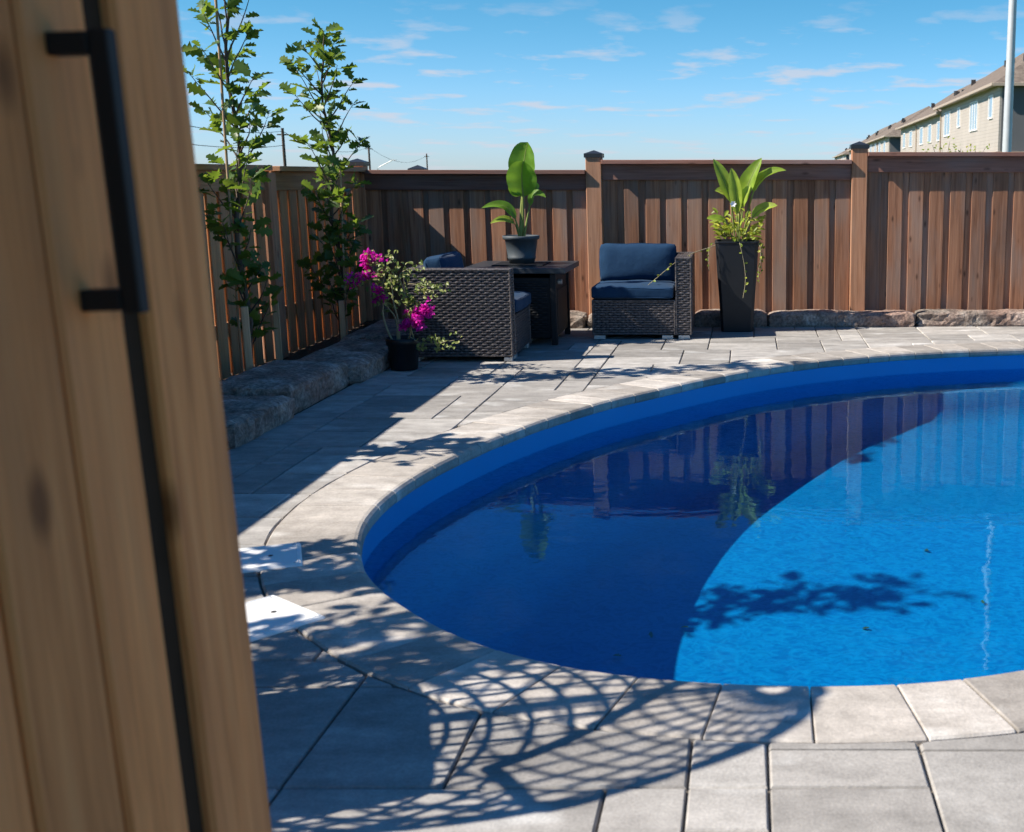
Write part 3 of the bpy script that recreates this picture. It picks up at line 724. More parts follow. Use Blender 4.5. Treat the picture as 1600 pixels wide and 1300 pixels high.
for x in (-0.312, 0.298):
    p = G().box((x - 0.004, -0.322, 0.06), (x + 0.010, 0.302, 0.545), 0.002).build('panel', M['black_metal'], tb)
    if x > 0:
        G().box((0.309, -0.25, 0.11), (0.315, 0.24, 0.42), 0.002).build('door', M['black_metal'], p)
        G().tube([(0.309, -0.16, 0.475), (0.34, -0.16, 0.475)], 0.020, 12).build('control_knob', M['silver'], p)

# ------------------------------------------------------------------ leaves
def bez(a, b, c, t): return a * (1 - t) ** 2 + b * 2 * t * (1 - t) + c * t * t
def big_leaf(name, parent, a, b, c, width, face, mat, fold=0.25, seg=12, curl=0.0, wave=0.0, pmax=0.45, rib=True, power=0.75):
    """blade along a bezier spine; face: vector the upper side looks towards"""
    a, b, c, face = Vector(a), Vector(b), Vector(c), Vector(face).normalized(); vs = []; fs = []
    K = (-1, -0.55, 0, 0.55, 1); ph = random.random() * 9
    for i in range(seg + 1):
        t = i / seg; p = bez(a, b, c, t); d = (bez(a, b, c, min(1, t + 0.01)) - bez(a, b, c, max(0, t - 0.01))).normalized()
        side = d.cross(face); side = side.normalized() if side.length > 1e-4 else Vector((1, 0, 0)); nn_ = side.cross(d).normalized()
        x = t ** (math.log(0.5) / math.log(pmax)); wv = width * 0.5 * max(0.0, math.sin(math.pi * x)) ** power + 0.002
        for k in K:
            vs.append(p + side * (k * wv) * math.cos(fold * abs(k)) + nn_ * (abs(k) * wv * math.sin(fold) + wave * wv * math.sin(t * 17 + ph + k * 2) * abs(k) - curl * k * k * wv))
    n = len(K)
    for i in range(seg):
        for k in range(n - 1): fs.append((i * n + k, i * n + k + 1, (i + 1) * n + k + 1, (i + 1) * n + k))
    o = G().add(vs, fs, True).build(name, M[mat], parent)
    if rib:
        G().tube([bez(a, b, c, t / 6) for t in range(7)], [0.006 * (1 - t / 8) * min(1.2, width / 0.12) for t in range(7)], 5).build('midrib', M['green_stem'], o)
    return o
# pot with banana plant on the table
random.seed(21)
pt_ = thing('flower_pot', 'grey plastic pot standing on the black table', 'pot', (-1.805, 9.74, 0.6065))
G().lathe([(0.0, 0.0), (0.098, 0.0), (0.104, 0.03), (0.108, 0.032), (0.112, 0.05), (0.109, 0.053), (0.128, 0.185), (0.143, 0.188), (0.146, 0.215), (0.138, 0.217), (0.130, 0.20), (0.124, 0.17)], 40).build('pot_body', M['pot_grey'], pt_)
G().lathe([(0.0, 0.178), (0.06, 0.182), (0.127, 0.176)], 24).build('potting_soil', M['soil'], pt_)
bp = thing('banana_plant', 'banana plant with broad bright green leaves in the grey pot', 'plant', (-1.805, 9.74, 0.785))
# local coords: x right, z up, camera towards -y
st = [((0.0, 0, 0), (0.0, 0.0, 0.2), (0.03, 0.02, 0.43), 0.014), ((0.01, 0.01, 0), (0.02, 0.01, 0.2), (0.035, -0.03, 0.38), 0.012), ((0.02, -0.01, 0), (0.05, 0, 0.15), (0.08, 0.0, 0.29), 0.009), ((-0.005, -0.01, 0), (-0.02, -0.01, 0.12), (-0.045, -0.02, 0.19), 0.009), ((-0.01, 0, 0), (-0.03, 0, 0.1), (-0.05, 0, 0.14), 0.006)]
for a, b, c, r_ in st:
    G().tube([bez(Vector(a), Vector(b), Vector(c), q / 8) for q in range(9)], [r_ * (1.25 - 0.7 * q / 8) for q in range(9)], 8).build('stem', M['green_stem'], bp)
big_leaf('leaf', bp, (0.03, 0.02, 0.37), (0.02, 0.05, 0.62), (0.08, 0.0, 0.76), 0.235, (-0.25, -1, 0.1), 'banana', 0.35, 16, 0.0, 0.05, 0.5, True, 0.5)
big_leaf('leaf', bp, (0.035, -0.03, 0.34), (0.02, -0.05, 0.52), (0.055, -0.08, 0.615), 0.24, (0.15, -1, 0.25), 'banana', 0.28, 16, 0, 0.05, 0.45, True, 0.5)
big_leaf('leaf', bp, (0.02, -0.03, 0.37), (-0.04, -0.06, 0.33), (-0.07, -0.07, 0.43), 0.075, (0.2, -0.8, 0.6), 'banana', 0.5, 10)
big_leaf('leaf', bp, (0.08, 0.0, 0.27), (0.11, -0.02, 0.41), (0.215, -0.05, 0.335), 0.085, (0.1, -0.7, 0.8), 'banana', 0.45, 10)
big_leaf('leaf', bp, (0.09, 0.02, 0.33), (0.13, 0.03, 0.46), (0.14, 0.04, 0.40), 0.07, (0.8, -0.7, 0.3), 'banana', 0.4, 10)
big_leaf('leaf', bp, (-0.035, -0.02, 0.165), (-0.09, -0.03, 0.33), (-0.285, -0.08, 0.255), 0.085, (0.0, -0.75, 0.7), 'banana', 0.35, 12)
big_leaf('leaf', bp, (-0.05, 0, 0.13), (-0.11, -0.03, 0.20), (-0.225, -0.07, 0.135), 0.065, (0.05, -0.75, 0.7), 'canna', 0.3, 10)
big_leaf('leaf', bp, (-0.02, 0.03, 0.55), (-0.06, 0.04, 0.62), (-0.085, 0.03, 0.60), 0.05, (-0.4, -0.8, 0.4), 'canna', 0.5, 8)

# tall planter
PXc, PYc = -0.096, 10.27
pl = thing('planter', 'tall tapered black square planter standing right of the wicker chair', 'planter', (PXc, PYc, 0))
def sq(r_, z, c=0.03):
    c = r_ * 0.16
    return [(-r_ + c, -r_, z), (r_ - c, -r_, z), (r_, -r_ + c, z), (r_, r_ - c, z), (r_ - c, r_, z), (-r_ + c, r_, z), (-r_, r_ - c, z), (-r_, -r_ + c, z)]
secs = [(0.128, 0), (0.133, 0.01), (0.150, 0.30), (0.166, 0.52), (0.178, 0.735), (0.184, 0.745), (0.183, 0.757), (0.166, 0.757), (0.162, 0.69)]
g = G(); vs = [p for r_, z in secs for p in sq(r_, z)]
g.add(vs, [(a * 8 + k, a * 8 + (k + 1) % 8, (a + 1) * 8 + (k + 1) % 8, (a + 1) * 8 + k) for a in range(len(secs) - 1) for k in range(8)]); g.add(sq(0.128, 0), [tuple(range(7, -1, -1))])
g.build('planter_body', M['planter'], pl)
G().add(sq(0.164, 0.715), [tuple(range(8))]).build('potting_soil', M['soil'], pl)
cp = thing('canna_plant', 'leafy yellow green plant with broad upright leaves and trailing vines in the planter', 'plant', (PXc, PYc, 0.715))
K = 0.00150   # metres per zoomed pixel, reading offsets about the planter mouth
def Z(zx, zy, y=0.0): return (( zx - 985) * K, y, (640 - zy) * K + 0.03)
for (a, b, c, w_, fc, fo) in [((950, 420, -0.02), (930, 330, 0.0), (855, 188, 0.0), 0.105, (0.4, -1, 0.2), 0.45), ((985, 490, -0.05), (985, 350, -0.09), (955, 238, -0.10), 0.095, (-0.1, -1, 0.2), 0.5),
                              ((1010, 450, 0.0), (1030, 330, -0.02), (1122, 183, -0.02), 0.13, (-0.5, -1, 0.35), 0.45), ((1075, 370, 0.0), (1120, 250, 0.0), (1255, 250, -0.03), 0.085, (-0.1, -0.7, 0.8), 0.5),
                              ((1070, 510, -0.04), (1110, 440, -0.05), (1208, 440, -0.08), 0.075, (-0.1, -0.8, 0.7), 0.3), ((925, 530, -0.06), (880, 500, -0.08), (818, 510, -0.1), 0.055, (0.1, -0.8, 0.7), 0.3),
                              ((950, 400, 0.02), (920, 360, 0.02), (862, 360, 0.0), 0.075, (0.1, -0.8, 0.6), 0.5), ((1000, 420, 0.06), (1010, 350, 0.08), (1050, 290, 0.1), 0.09, (0.5, -1, 0.2), 0.4), ((1020, 450, -0.08), (1010, 400, -0.1), (1060, 330, -0.09), 0.07, (-0.6, -1, 0.3), 0.45)]:
    A_, B_, C_ = Z(*a), Z(*b), Z(*c)
    big_leaf('leaf', cp, A_, B_, C_, w_ * 1.25, fc, 'canna', fo, 12, 0, 0.06, 0.48, True, 0.65)
    G().tube([bez(Vector((A_[0] * 0.3, A_[1] * 0.5, 0.0)), Vector((A_[0] * 0.5, A_[1], A_[2] * 0.5)), Vector(A_), q / 5) for q in range(6)], 0.006, 6).build('stem', M['green_stem'], cp)
random.seed(33)
for k in range(150):
    a = rnd(0, 6.28); r_ = 0.125 * math.sqrt(random.random()); zb = rnd(0.0, 0.05)
    p = Vector((r_ * math.cos(a), r_ * math.sin(a) * 0.95, zb)); hgt = rnd(0.03, 0.33) * (1.1 - r_ / 0.2)
    d = Vector((math.cos(a) * rnd(0.1, 0.7), math.sin(a) * rnd(0.1, 0.7), 1)).normalized()
    q = p + d * hgt; l = rnd(0.05, 0.095)
    e = q + Vector((math.cos(a + rnd(-1, 1)), math.sin(a + rnd(-1, 1)), rnd(-0.3, 0.9))).normalized() * l
    big_leaf('leaf', cp, q, (q + e) / 2 + Vector((0, 0, 0.015)), e, rnd(0.016, 0.03), (rnd(-0.4, 0.4), -0.6, 0.7), 'yellow_leaf' if random.random() < 0.75 else 'canna', 0.3, 5, rib=False)
def vine(pts, parent, nl, seed, mat='yellow_leaf'):
    random.seed(seed)
    P3 = [Vector(p) for p in pts]; fine = []
    for i in range(len(P3) - 1):
        p0, p1, p2, p3 = P3[max(0, i - 1)], P3[i], P3[i + 1], P3[min(len(P3) - 1, i + 2)]
        for j in range(5):
            t = j / 5; fine.append(0.5 * ((2 * p1) + (p2 - p0) * t + (2 * p0 - 5 * p1 + 4 * p2 - p3) * t * t + (3 * p1 - p0 - 3 * p2 + p3) * t ** 3))
    fine.append(P3[-1])
    o = G().tube(fine, 0.0028, 5).build('vine', M['stem'], parent)
    for k in range(nl):
        q = fine[int((k + 0.5) / nl * (len(fine) - 1))]; e = q + Vector((rnd(-1, 1), rnd(-1, 0.4), rnd(-1, 0.6))).normalized() * rnd(0.018, 0.034)
        big_leaf('leaf', o, q, (q + e) / 2, e, rnd(0.012, 0.02), (rnd(-.5, .5), -1, 0.4), mat, 0.3, 4, rib=False)
vine([(-0.13, -0.1, 0.03), (-0.20, -0.16, 0.0), (-0.36, -0.24, -0.05), (-0.50, -0.34, -0.12), (-0.60, -0.44, -0.20), (-0.70, -0.50, -0.28), (-0.74, -0.52, -0.31)], cp, 12, 1)
vine([(-0.15, -0.12, 0.03), (-0.22, -0.2, 0.01), (-0.235, -0.2, -0.09), (-0.23, -0.2, -0.20)], cp, 7, 2)
vine([(0.02, -0.16, 0.04), (0.03, -0.215, 0.0), (0.06, -0.2, -0.14), (0.07, -0.2, -0.28), (0.05, -0.2, -0.42)], cp, 9, 3)
vine([(0.15, -0.12, 0.04), (0.19, -0.18, 0.0), (0.195, -0.18, -0.10), (0.18, -0.18, -0.20), (0.185, -0.18, -0.30)], cp, 14, 4)
vine([(0.15, -0.05, 0.05), (0.20, -0.12, 0.0), (0.205, -0.13, -0.10), (0.20, -0.12, -0.22)], cp, 12, 5)
vine([(0.16, 0.0, 0.05), (0.215, -0.02, 0.0), (0.215, -0.03, -0.14)], cp, 8, 6)
g = G()
for k in range(6):
    a = k * 1.047; c0 = Vector((-0.03, -0.13, 0.345)); e = c0 + Vector((math.cos(a) * 0.028, -0.012, math.sin(a) * 0.028)); m_ = Vector((-math.sin(a) * 0.010, 0, math.cos(a) * 0.010))
    g.add([c0, (c0 + e) / 2 + m_, e, (c0 + e) / 2 - m_], [(0, 1, 2, 3)])
g.build('flower', M['flower_w'], cp)

# bougainvillea in a black nursery pot
random.seed(41)
bpx, bpy_ = -2.335, 8.16
bo_pot = thing('flower_pot', 'black nursery pot on the paving beside the armour stones', 'pot', (bpx, bpy_, 0.001))
G().lathe([(0.0, 0.0), (0.085, 0.0), (0.09, 0.01), (0.103, 0.165), (0.112, 0.17), (0.117, 0.215), (0.112, 0.218), (0.107, 0.20), (0.10, 0.17)], 40).build('pot_body', M['pot_black'], bo_pot)
G().lathe([(0.0, 0.183), (0.05, 0.187), (0.104, 0.18)], 24).build('potting_soil', M['soil'], bo_pot)
bo = thing('bougainvillea', 'bougainvillea with magenta bracts and pale leaves in the black nursery pot', 'plant', (bpx, bpy_, 0.185))
KB = 8.25 / 1900 / 5.91
def B(zx, zy, y=0.0): return Vector(((zx - 560) * KB, y, (890 - zy) * KB))
twigs = []
def bstem(pts, r0=0.006):
    P3 = [B(*p) for p in pts]; fine = []
    for i in range(len(P3) - 1):
        p0, p1, p2, p3 = P3[max(0, i - 1)], P3[i], P3[i + 1], P3[min(len(P3) - 1, i + 2)]
        for j in range(5):
            t = j / 5; fine.append(0.5 * ((2 * p1) + (p2 - p0) * t + (2 * p0 - 5 * p1 + 4 * p2 - p3) * t * t + (3 * p1 - p0 - 3 * p2 + p3) * t ** 3))
    fine.append(P3[-1]); n = len(fine)
    G().tube(fine, [r0 * (1 - 0.65 * q / n) for q in range(n)], 6).build('stem', M['stem'], bo); twigs.append(fine)
bstem([(470, 890), (420, 770), (390, 640), (395, 520), (370, 420), (330, 300), (325, 200), (370, 120)], 0.008)
bstem([(500, 895, 0.02), (500, 760, 0.03), (480, 650, 0.03), (420, 560, 0.02), (380, 450, 0.0), (430, 300, -0.03), (470, 150, -0.04)], 0.008)
bstem([(535, 890, -0.02), (540, 700, -0.03), (510, 500, -0.05), (510, 330, -0.06), (480, 180, -0.05), (530, 110, -0.03)], 0.007)
bstem([(610, 890, 0.0), (640, 760, -0.02), (610, 560, -0.03), (600, 400, -0.03), (560, 280, 0.0), (640, 220, 0.02), (760, 215, 0.02)], 0.007)
bstem([(620, 880, -0.03), (640, 830, -0.05), (740, 880, -0.08), (850, 885, -0.1), (950, 870, -0.12), (1080, 845, -0.14)], 0.005)
bstem([(600, 420, -0.03), (660, 350, -0.06), (780, 360, -0.08), (870, 400, -0.1), (985, 400, -0.12)], 0.004)
bstem([(660, 860, 0.0), (650, 720, -0.03), (690, 560, -0.04), (670, 470, -0.03)], 0.006)
bstem([(330, 290, 0.0), (250, 310, -0.02), (180, 330, -0.03), (120, 335, -0.03)], 0.004)
for f_ in twigs:
    for k in range(66):
        q = f_[int(len(f_) * rnd(0.42, 0.999))] + Vector((rnd(-0.055, 0.055), rnd(-0.05, 0.04), rnd(-0.045, 0.05)))
        e = q + Vector((rnd(-1, 1), rnd(-1, 0.6), rnd(-0.9, 0.7))).normalized() * rnd(0.02, 0.036)
        big_leaf('leaf', bo, q, (q + e) / 2 + Vector((0, 0, 0.005)), e, rnd(0.013, 0.022), (rnd(-0.6, 0.3), rnd(-1, -0.2), rnd(0.1, 1)), 'boug_leaf', 0.35, 4, rib=False)
def bracts(cx_, cy_, rx, ry, n, yb):
    g = G()
    for k in range(int(n * 2.3)):
        c0 = B(cx_, cy_, yb) + Vector((random.gauss(0, 0.5) * rx * KB, random.gauss(0, 0.018), random.gauss(0, 0.5) * ry * KB))
        ax = Vector((rnd(-1, 1), rnd(-1, 0.3), rnd(-1, 1))).normalized(); u_ = ax.orthogonal().normalized(); v_ = ax.cross(u_); L_ = rnd(0.018, 0.029)
        for q in range(3):
            t = q * 2.094; d = u_ * math.cos(t) + v_ * math.sin(t); s_ = ax.cross(d)
            g.add([c0, c0 + d * L_ * 0.5 + s_ * L_ * 0.42 + ax * L_ * 0.35, c0 + d * L_ + ax * L_ * 0.55, c0 + d * L_ * 0.5 - s_ * L_ * 0.42 + ax * L_ * 0.35], [(0, 1, 2), (0, 2, 3)])
    g.build('bract_cluster', M['bract'], bo)
for c_ in [(290, 100, 45, 50, 16, 0), (275, 165, 40, 40, 14, -0.01), (290, 215, 30, 35, 8, 0), (268, 262, 28, 30, 9, -0.02), (205, 290, 34, 26, 9, -0.03), (122, 320, 34, 40, 12, -0.03), (165, 345, 26, 22, 7, -0.03), (365, 100, 26, 26, 8, 0), (430, 130, 22, 18, 4, -0.04),
           (355, 405, 40, 36, 12, -0.02), (345, 480, 30, 24, 8, -0.02), (400, 470, 18, 22, 4, 0), (400, 250, 20, 20, 4, 0), (350, 275, 15, 25, 4, 0), (800, 590, 60, 60, 26, -0.06), (735, 610, 40, 45, 16, -0.06), (720, 690, 60, 50, 24, -0.06), (750, 735, 35, 25, 8, -0.06), (610, 715, 45, 50, 14, -0.04), (625, 605, 20, 18, 4, -0.03)]:
    bracts(*c_)

# ------------------------------------------------------------------ young oaks
prof_l = [(0.0, 0.0), (0.035, 0.10), (0.20, 0.20), (0.13, 0.31), (0.33, 0.43), (0.17, 0.53), (0.35, 0.69), (0.16, 0.74), (0.20, 0.90), (0.0, 1.0)]
def oak_leaf_mesh(seed, mat):
    random.seed(seed); vs = []; fs = []; fo = rnd(0.15, 0.55); cu = rnd(-0.1, 0.35); tw = rnd(-0.4, 0.4)
    for (w_, y) in prof_l:
        for k in (-1, 0, 1):
            x = k * w_ * rnd(0.85, 1.15); z = abs(x) * fo - cu * y * y + tw * x * y
            vs.append((x, y + (0.07 * abs(k) if 0.3 < y < 0.8 else 0) * rnd(0.5, 1.3), z))
    for i in range(len(prof_l) - 1):
        for k in range(2): fs.append((i * 3 + k, i * 3 + k + 1, (i + 1) * 3 + k + 1, (i + 1) * 3 + k))
    g = G().add(vs, fs, True); g.tube([(0, -0.12, 0.0), (0, 0.02, 0)], 0.012, 4); return g.mesh('leaf', M[mat])
OAK = [oak_leaf_mesh(60 + k, 'oak') for k in range(7)]
def oak(label, x, y, H_, seed, nbr, hidden=False, lean=(0, 0), spread=1.0, profile=None, z0=0.0, hrange=(0.07, 0.97)):
    random.seed(seed)
    t_ = thing('oak_tree', label, 'tree', (x, y, z0), 0, 'young oaks planted along the left fence')
    n = 14; tp = [Vector((lean[0] * (q / n) ** 1.5 + 0.02 * math.sin(q * 1.3 + seed), lean[1] * (q / n) + 0.02 * math.cos(q * 1.1 + seed), H_ * q / n)) for q in range(n + 1)]
    G().tube(tp, [0.017 * (1 - 0.8 * q / n) + 0.002 for q in range(n + 1)], 7).build('trunk', M['bark'], t_)
    def at(h): 
        q = h * n; i = min(n - 1, int(q)); return tp[i].lerp(tp[i + 1], q - i)
    leaves = []
    for b in range(nbr):
        h = hrange[0] + (hrange[1] - hrange[0]) * (b + random.random()) / nbr
        az = b * 2.4 + rnd(-0.6, 0.6); L_ = (profile(h) if profile else 0.4 * (1.05 - h)) * rnd(0.65, 1.15) * spread
        el = R(rnd(38, 66)); p = at(h); pts = [p]; d = Vector((math.cos(az) * math.cos(el), math.sin(az) * math.cos(el), math.sin(el)))
        m_ = 5
        for q in range(m_):
            d = (d + Vector((rnd(-.18, .18), rnd(-.18, .18), 0.08))).normalized(); pts.append(pts[-1] + d * L_ / m_)
        G().tube(pts, [0.0065 * (1 - 0.75 * q / m_) for q in range(m_ + 1)], 5).build('branch', M['bark'], t_)
        nl = max(5, int(L_ / (0.032 if h < 0.66 else 0.044))) + 3
        for k in range(nl):
            f_ = rnd(0.15, 1.0) if k < nl - 4 else rnd(0.9, 1.0)
            q = f_ * m_; i = min(m_ - 1, int(q)); pp = pts[i].lerp(pts[i + 1], q - i)
            a2 = rnd(0, 6.28); dd = (d * rnd(0.1, 0.9) + Vector((math.cos(a2), math.sin(a2), rnd(-0.5, 0.5)))).normalized()
            leaves.append((pp, dd, rnd(0.068, 0.135)))
    g = G(); cnt = 0; random.shuffle(leaves)
    for (pp, dd, s_) in leaves:
        up = Vector((rnd(-0.7, 0.7), rnd(-0.9, 0.5), rnd(0.2, 1))); xx = dd.cross(up).normalized(); zz_ = xx.cross(dd)
        mt = Matrix((xx, dd, zz_)).transposed().to_4x4()
        cnt += 1
        if hidden or cnt > 295:
            me = OAK[random.randrange(7)]; mm = Matrix.Translation(pp + dd * 0.012) @ mt @ Matrix.Scale(s_, 4)
            g.add([mm @ v.co for v in me.vertices], [tuple(p.vertices) for p in me.polygons], True)
        else:
            o = inst('leaf', OAK[random.randrange(7)], t_); o.matrix_local = Matrix.Translation(pp + dd * 0.012) @ mt @ Matrix.Scale(s_, 4)
    if g.v:
        o = g.build('crown', M['oak'], t_)
        if not hidden: o['kind'] = 'stuff'
    return t_
oak('tallest young oak with loose bright leaves, next to the gate edge', -3.08, 7.42, 2.85, 5, 38, lean=(0.06, 0), spread=1.0, profile=lambda h: 0.36 if 0.3 < h < 0.62 else (0.42 if h >= 0.62 else 0.30))
oak('shorter young oak with narrow pointed crown in front of the fence corner', -3.02, 9.02, 2.28, 9, 40, lean=(-0.03, 0), spread=0.95, profile=lambda h: 0.36 if h < 0.75 else 0.36 * (1.12 - h) / 0.37)
oak('young oak of the left bed hidden behind the gate, third from the fence corner', -3.08, 5.3, 2.75, 15, 36, True, profile=lambda h: 0.42)
oak('young oak of the left bed hidden behind the gate, fourth from the fence corner', -3.08, 3.42, 2.4, 19, 60, True, profile=lambda h: 0.5)
oak('young oak of the left bed hidden behind the gate, nearest the camera', -3.08, 2.62, 2.3, 23, 56, True, profile=lambda h: 0.5)
# stakes by the trees
for lab, x, y, h_, rx in [('pale wooden stake leaning at the trunk of the tallest oak', -3.03, 7.30, 0.52, 0.03), ('short wooden stake right of the tallest oak', -3.02, 7.75, 0.50, -0.02), ('wooden stake beside the trunk of the shorter oak', -2.99, 8.92, 0.39, 0.02)]:
    o = inst('wooden_stake', board_mesh(h_, 0.04, 0.04, 'stake'), None, (x, y, 0.0), (rx, 0, 0.3)); tag(o, lab, 'stake', 'stakes beside the young oaks')
for lab, x, y, h_ in [('thin bamboo cane tied beside the tallest oak trunk', -3.11, 7.38, 2.7), ('thin bamboo cane tied beside the shorter oak trunk', -2.99, 9.0, 1.4)]:
    o = G().tube([(0, 0, 0), (0.01, 0, h_ * 0.5), (0.03, 0.0, h_)], 0.008, 7).build('bamboo_cane', M['stake'], None, (x, y, 0.0)); tag(o, lab, 'cane')

# ------------------------------------------------------------------ hanging egg chair behind the gate (its lattice shadow falls on the paving)
eg = thing('egg_chair', 'woven wicker egg chair on a stand behind the gate, casting the lattice shadow', 'chair', (-1.80, 2.42, 0))
ecz, eh, er = 1.12, 0.66, 0.46
def eggp(a, t):   # a azimuth, t polar 0 top..pi bottom
    r_ = er * math.sin(t) * (1 + 0.12 * math.cos(t) * -1); return Vector((r_ * math.cos(a), r_ * math.sin(a), ecz + eh * math.cos(t)))
OPN = R(-20)       # opening looks this way (towards the patio)
def openw(t): return 0.95 * math.sin(min(math.pi, max(0, (t - 0.35) / 1.75 * math.pi))) if 0.35 < t < 2.1 else 0
g = G()
for k in range(30):
    a = 2 * math.pi * k / 30; pts = []
    for q in range(1, 31):
        t = math.pi * q / 31; da = (a - OPN + math.pi) % (2 * math.pi) - math.pi
        if abs(da) < openw(t):
            if len(pts) > 1: g.tube(pts, 0.0075, 5, False)
            pts = []
        else: pts.append(eggp(a, t))
    if len(pts) > 1: g.tube(pts, 0.0075, 5, False)
for q in range(2, 26):
    t = math.pi * q / 26; w_ = openw(t); pts = [eggp(OPN + w_ + (2 * math.pi - 2 * w_) * k / 48, t) for k in range(49)]
    g.tube(pts, 0.007, 5, False)
g.build('basket', M['egg_wicker'], eg)
rim = [eggp(OPN + openw(0.35 + 1.75 * k / 24), 0.35 + 1.75 * k / 24) for k in range(25)] + [eggp(OPN - openw(2.1 - 1.75 * k / 24), 2.1 - 1.75 * k / 24) for k in range(25)]
G().tube(rim + [rim[0]], 0.017, 7, False).build('rim', M['egg_wicker'], eg)
cushion('seat_cushion', (0.60, 0.66, 0.27), eg, (0.0, -0.02, 0.625), (0, 0, 0.3), 0.08, 0.03, 7)
G().tube([(-0.30, -0.1, 0.03), (-0.52, -0.10, 0.3), (-0.56, -0.10, 1.0), (-0.48, -0.08, 1.7), (-0.25, -0.04, 1.95), (0, 0, 1.93)], 0.024, 8).build('stand_pole', M['black_metal'], eg)
G().tube([(0, 0, 1.93), (0, 0, ecz + eh - 0.01)], 0.006, 6).build('chain', M['black_metal'], eg)
G().tube([(-0.12 + 0.40 * math.cos(2 * math.pi * k / 32), 0.40 * math.sin(2 * math.pi * k / 32), 0.025) for k in range(33)], 0.022, 8, False).build('stand_base', M['black_metal'], eg)

# ------------------------------------------------------------------ leaves lying on the pool floor
random.seed(77)
for k, (x, y) in enumerate([(-0.62, 5.62), (-0.50, 5.86), (-0.70, 5.45), (0.55, 5.25), (0.95, 5.35), (1.25, 6.2), (0.62, 5.9), (1.65, 5.6), (-0.35, 5.9), (1.05, 6.8)]):
    o = inst('fallen_leaf', OAK[k % 7], None, (x, y, 0.018 - (1.18 - 0.14 * (y - 4.6))), (rnd(-.3, .3), rnd(-.3, .3), rnd(0, 6)), rnd(0.03, 0.05)); tag(o, 'small sunken leaf lying on the blue pool floor', 'leaf', 'leaves on the pool floor')

# ------------------------------------------------------------------ background: lamp pole, utility poles, wires, houses
lp = thing('street_lamp', 'tall pale grey lamp pole rising behind the fence at the right edge', 'street lamp', (4.98, 24.0, -0.3))
G().tube([(0, 0, 0), (0, 0, 3), (0.0, 0, 9.0)], [0.095, 0.085, 0.055], 16).build('pole', M['lamp_pole'], lp)
G().tube([(0, 0, 8.9), (-0.6, 0, 9.2), (-1.5, 0, 9.3)], 0.03, 8).build('arm', M['lamp_pole'], lp)
G().box((-2.0, -0.12, 9.26), (-1.45, 0.12, 9.36), 0.02).build('lamp_head', M['lamp_pole'], lp)
UP = [(-56.0, 150, 6.73), (-71.7, 235, 6.75), (-87.5, 338, 6.76)]
for k, (x, y, z) in enumerate(UP):
    u_ = thing('utility_pole', ['nearest wooden utility pole between the two oaks', 'wooden utility pole just right of the shorter oak', 'farthest wooden utility pole above the distant fence post'][k], 'utility pole', (x, y, -0.3), 0, 'utility poles with wires')
    G().tube([(0, 0, 0), (0, 0, z + 0.3)], [0.2, 0.17], 8).build('pole', M['pole'], u_)
    G().box((-0.7, -0.06, z - 0.55), (0.7, 0.06, z - 0.4)).build('crossarm', M['pole'], u_)
def wire(label, a, b, sag):
    a, b = Vector(a), Vector(b)
    o = G().tube([a.lerp(b, k / 16) - Vector((0, 0, sag * 4 * (k / 16) * (1 - k / 16))) - a for k in range(17)], 0.03, 4).build('power_line', M['wire'], None, a); tag(o, label, 'wire', 'power lines between the utility poles')
wire('power line sagging left from the nearest utility pole', (-56, 150, 6.35), (-45, 92, 5.6), 0.6)
wire('lower power line left of the nearest utility pole', (-56, 150, 4.7), (-45, 92, 4.0), 0.5)
wire('power line between the nearest and middle utility poles', (-56, 150, 6.35), (-71.7, 235, 6.35), 1.6)
wire('power line between the middle and farthest utility poles', (-71.7, 235, 6.35), (-87.5, 338, 6.35), 2.4)
sl = thing('street_lamp', 'tiny white distant street lamp between the utility poles', 'street lamp', (-56.8, 190, -0.3))
G().tube([(0, 0, 0), (0, 0, 2.4), (0.3, 0, 2.7), (2.4, 0, 3.7)], 0.07, 6).build('pole', M['white_trim'], sl)
G().box((2.3, -0.15, 3.66), (3.0, 0.15, 3.78)).build('lamp_head', M['white_trim'], sl)

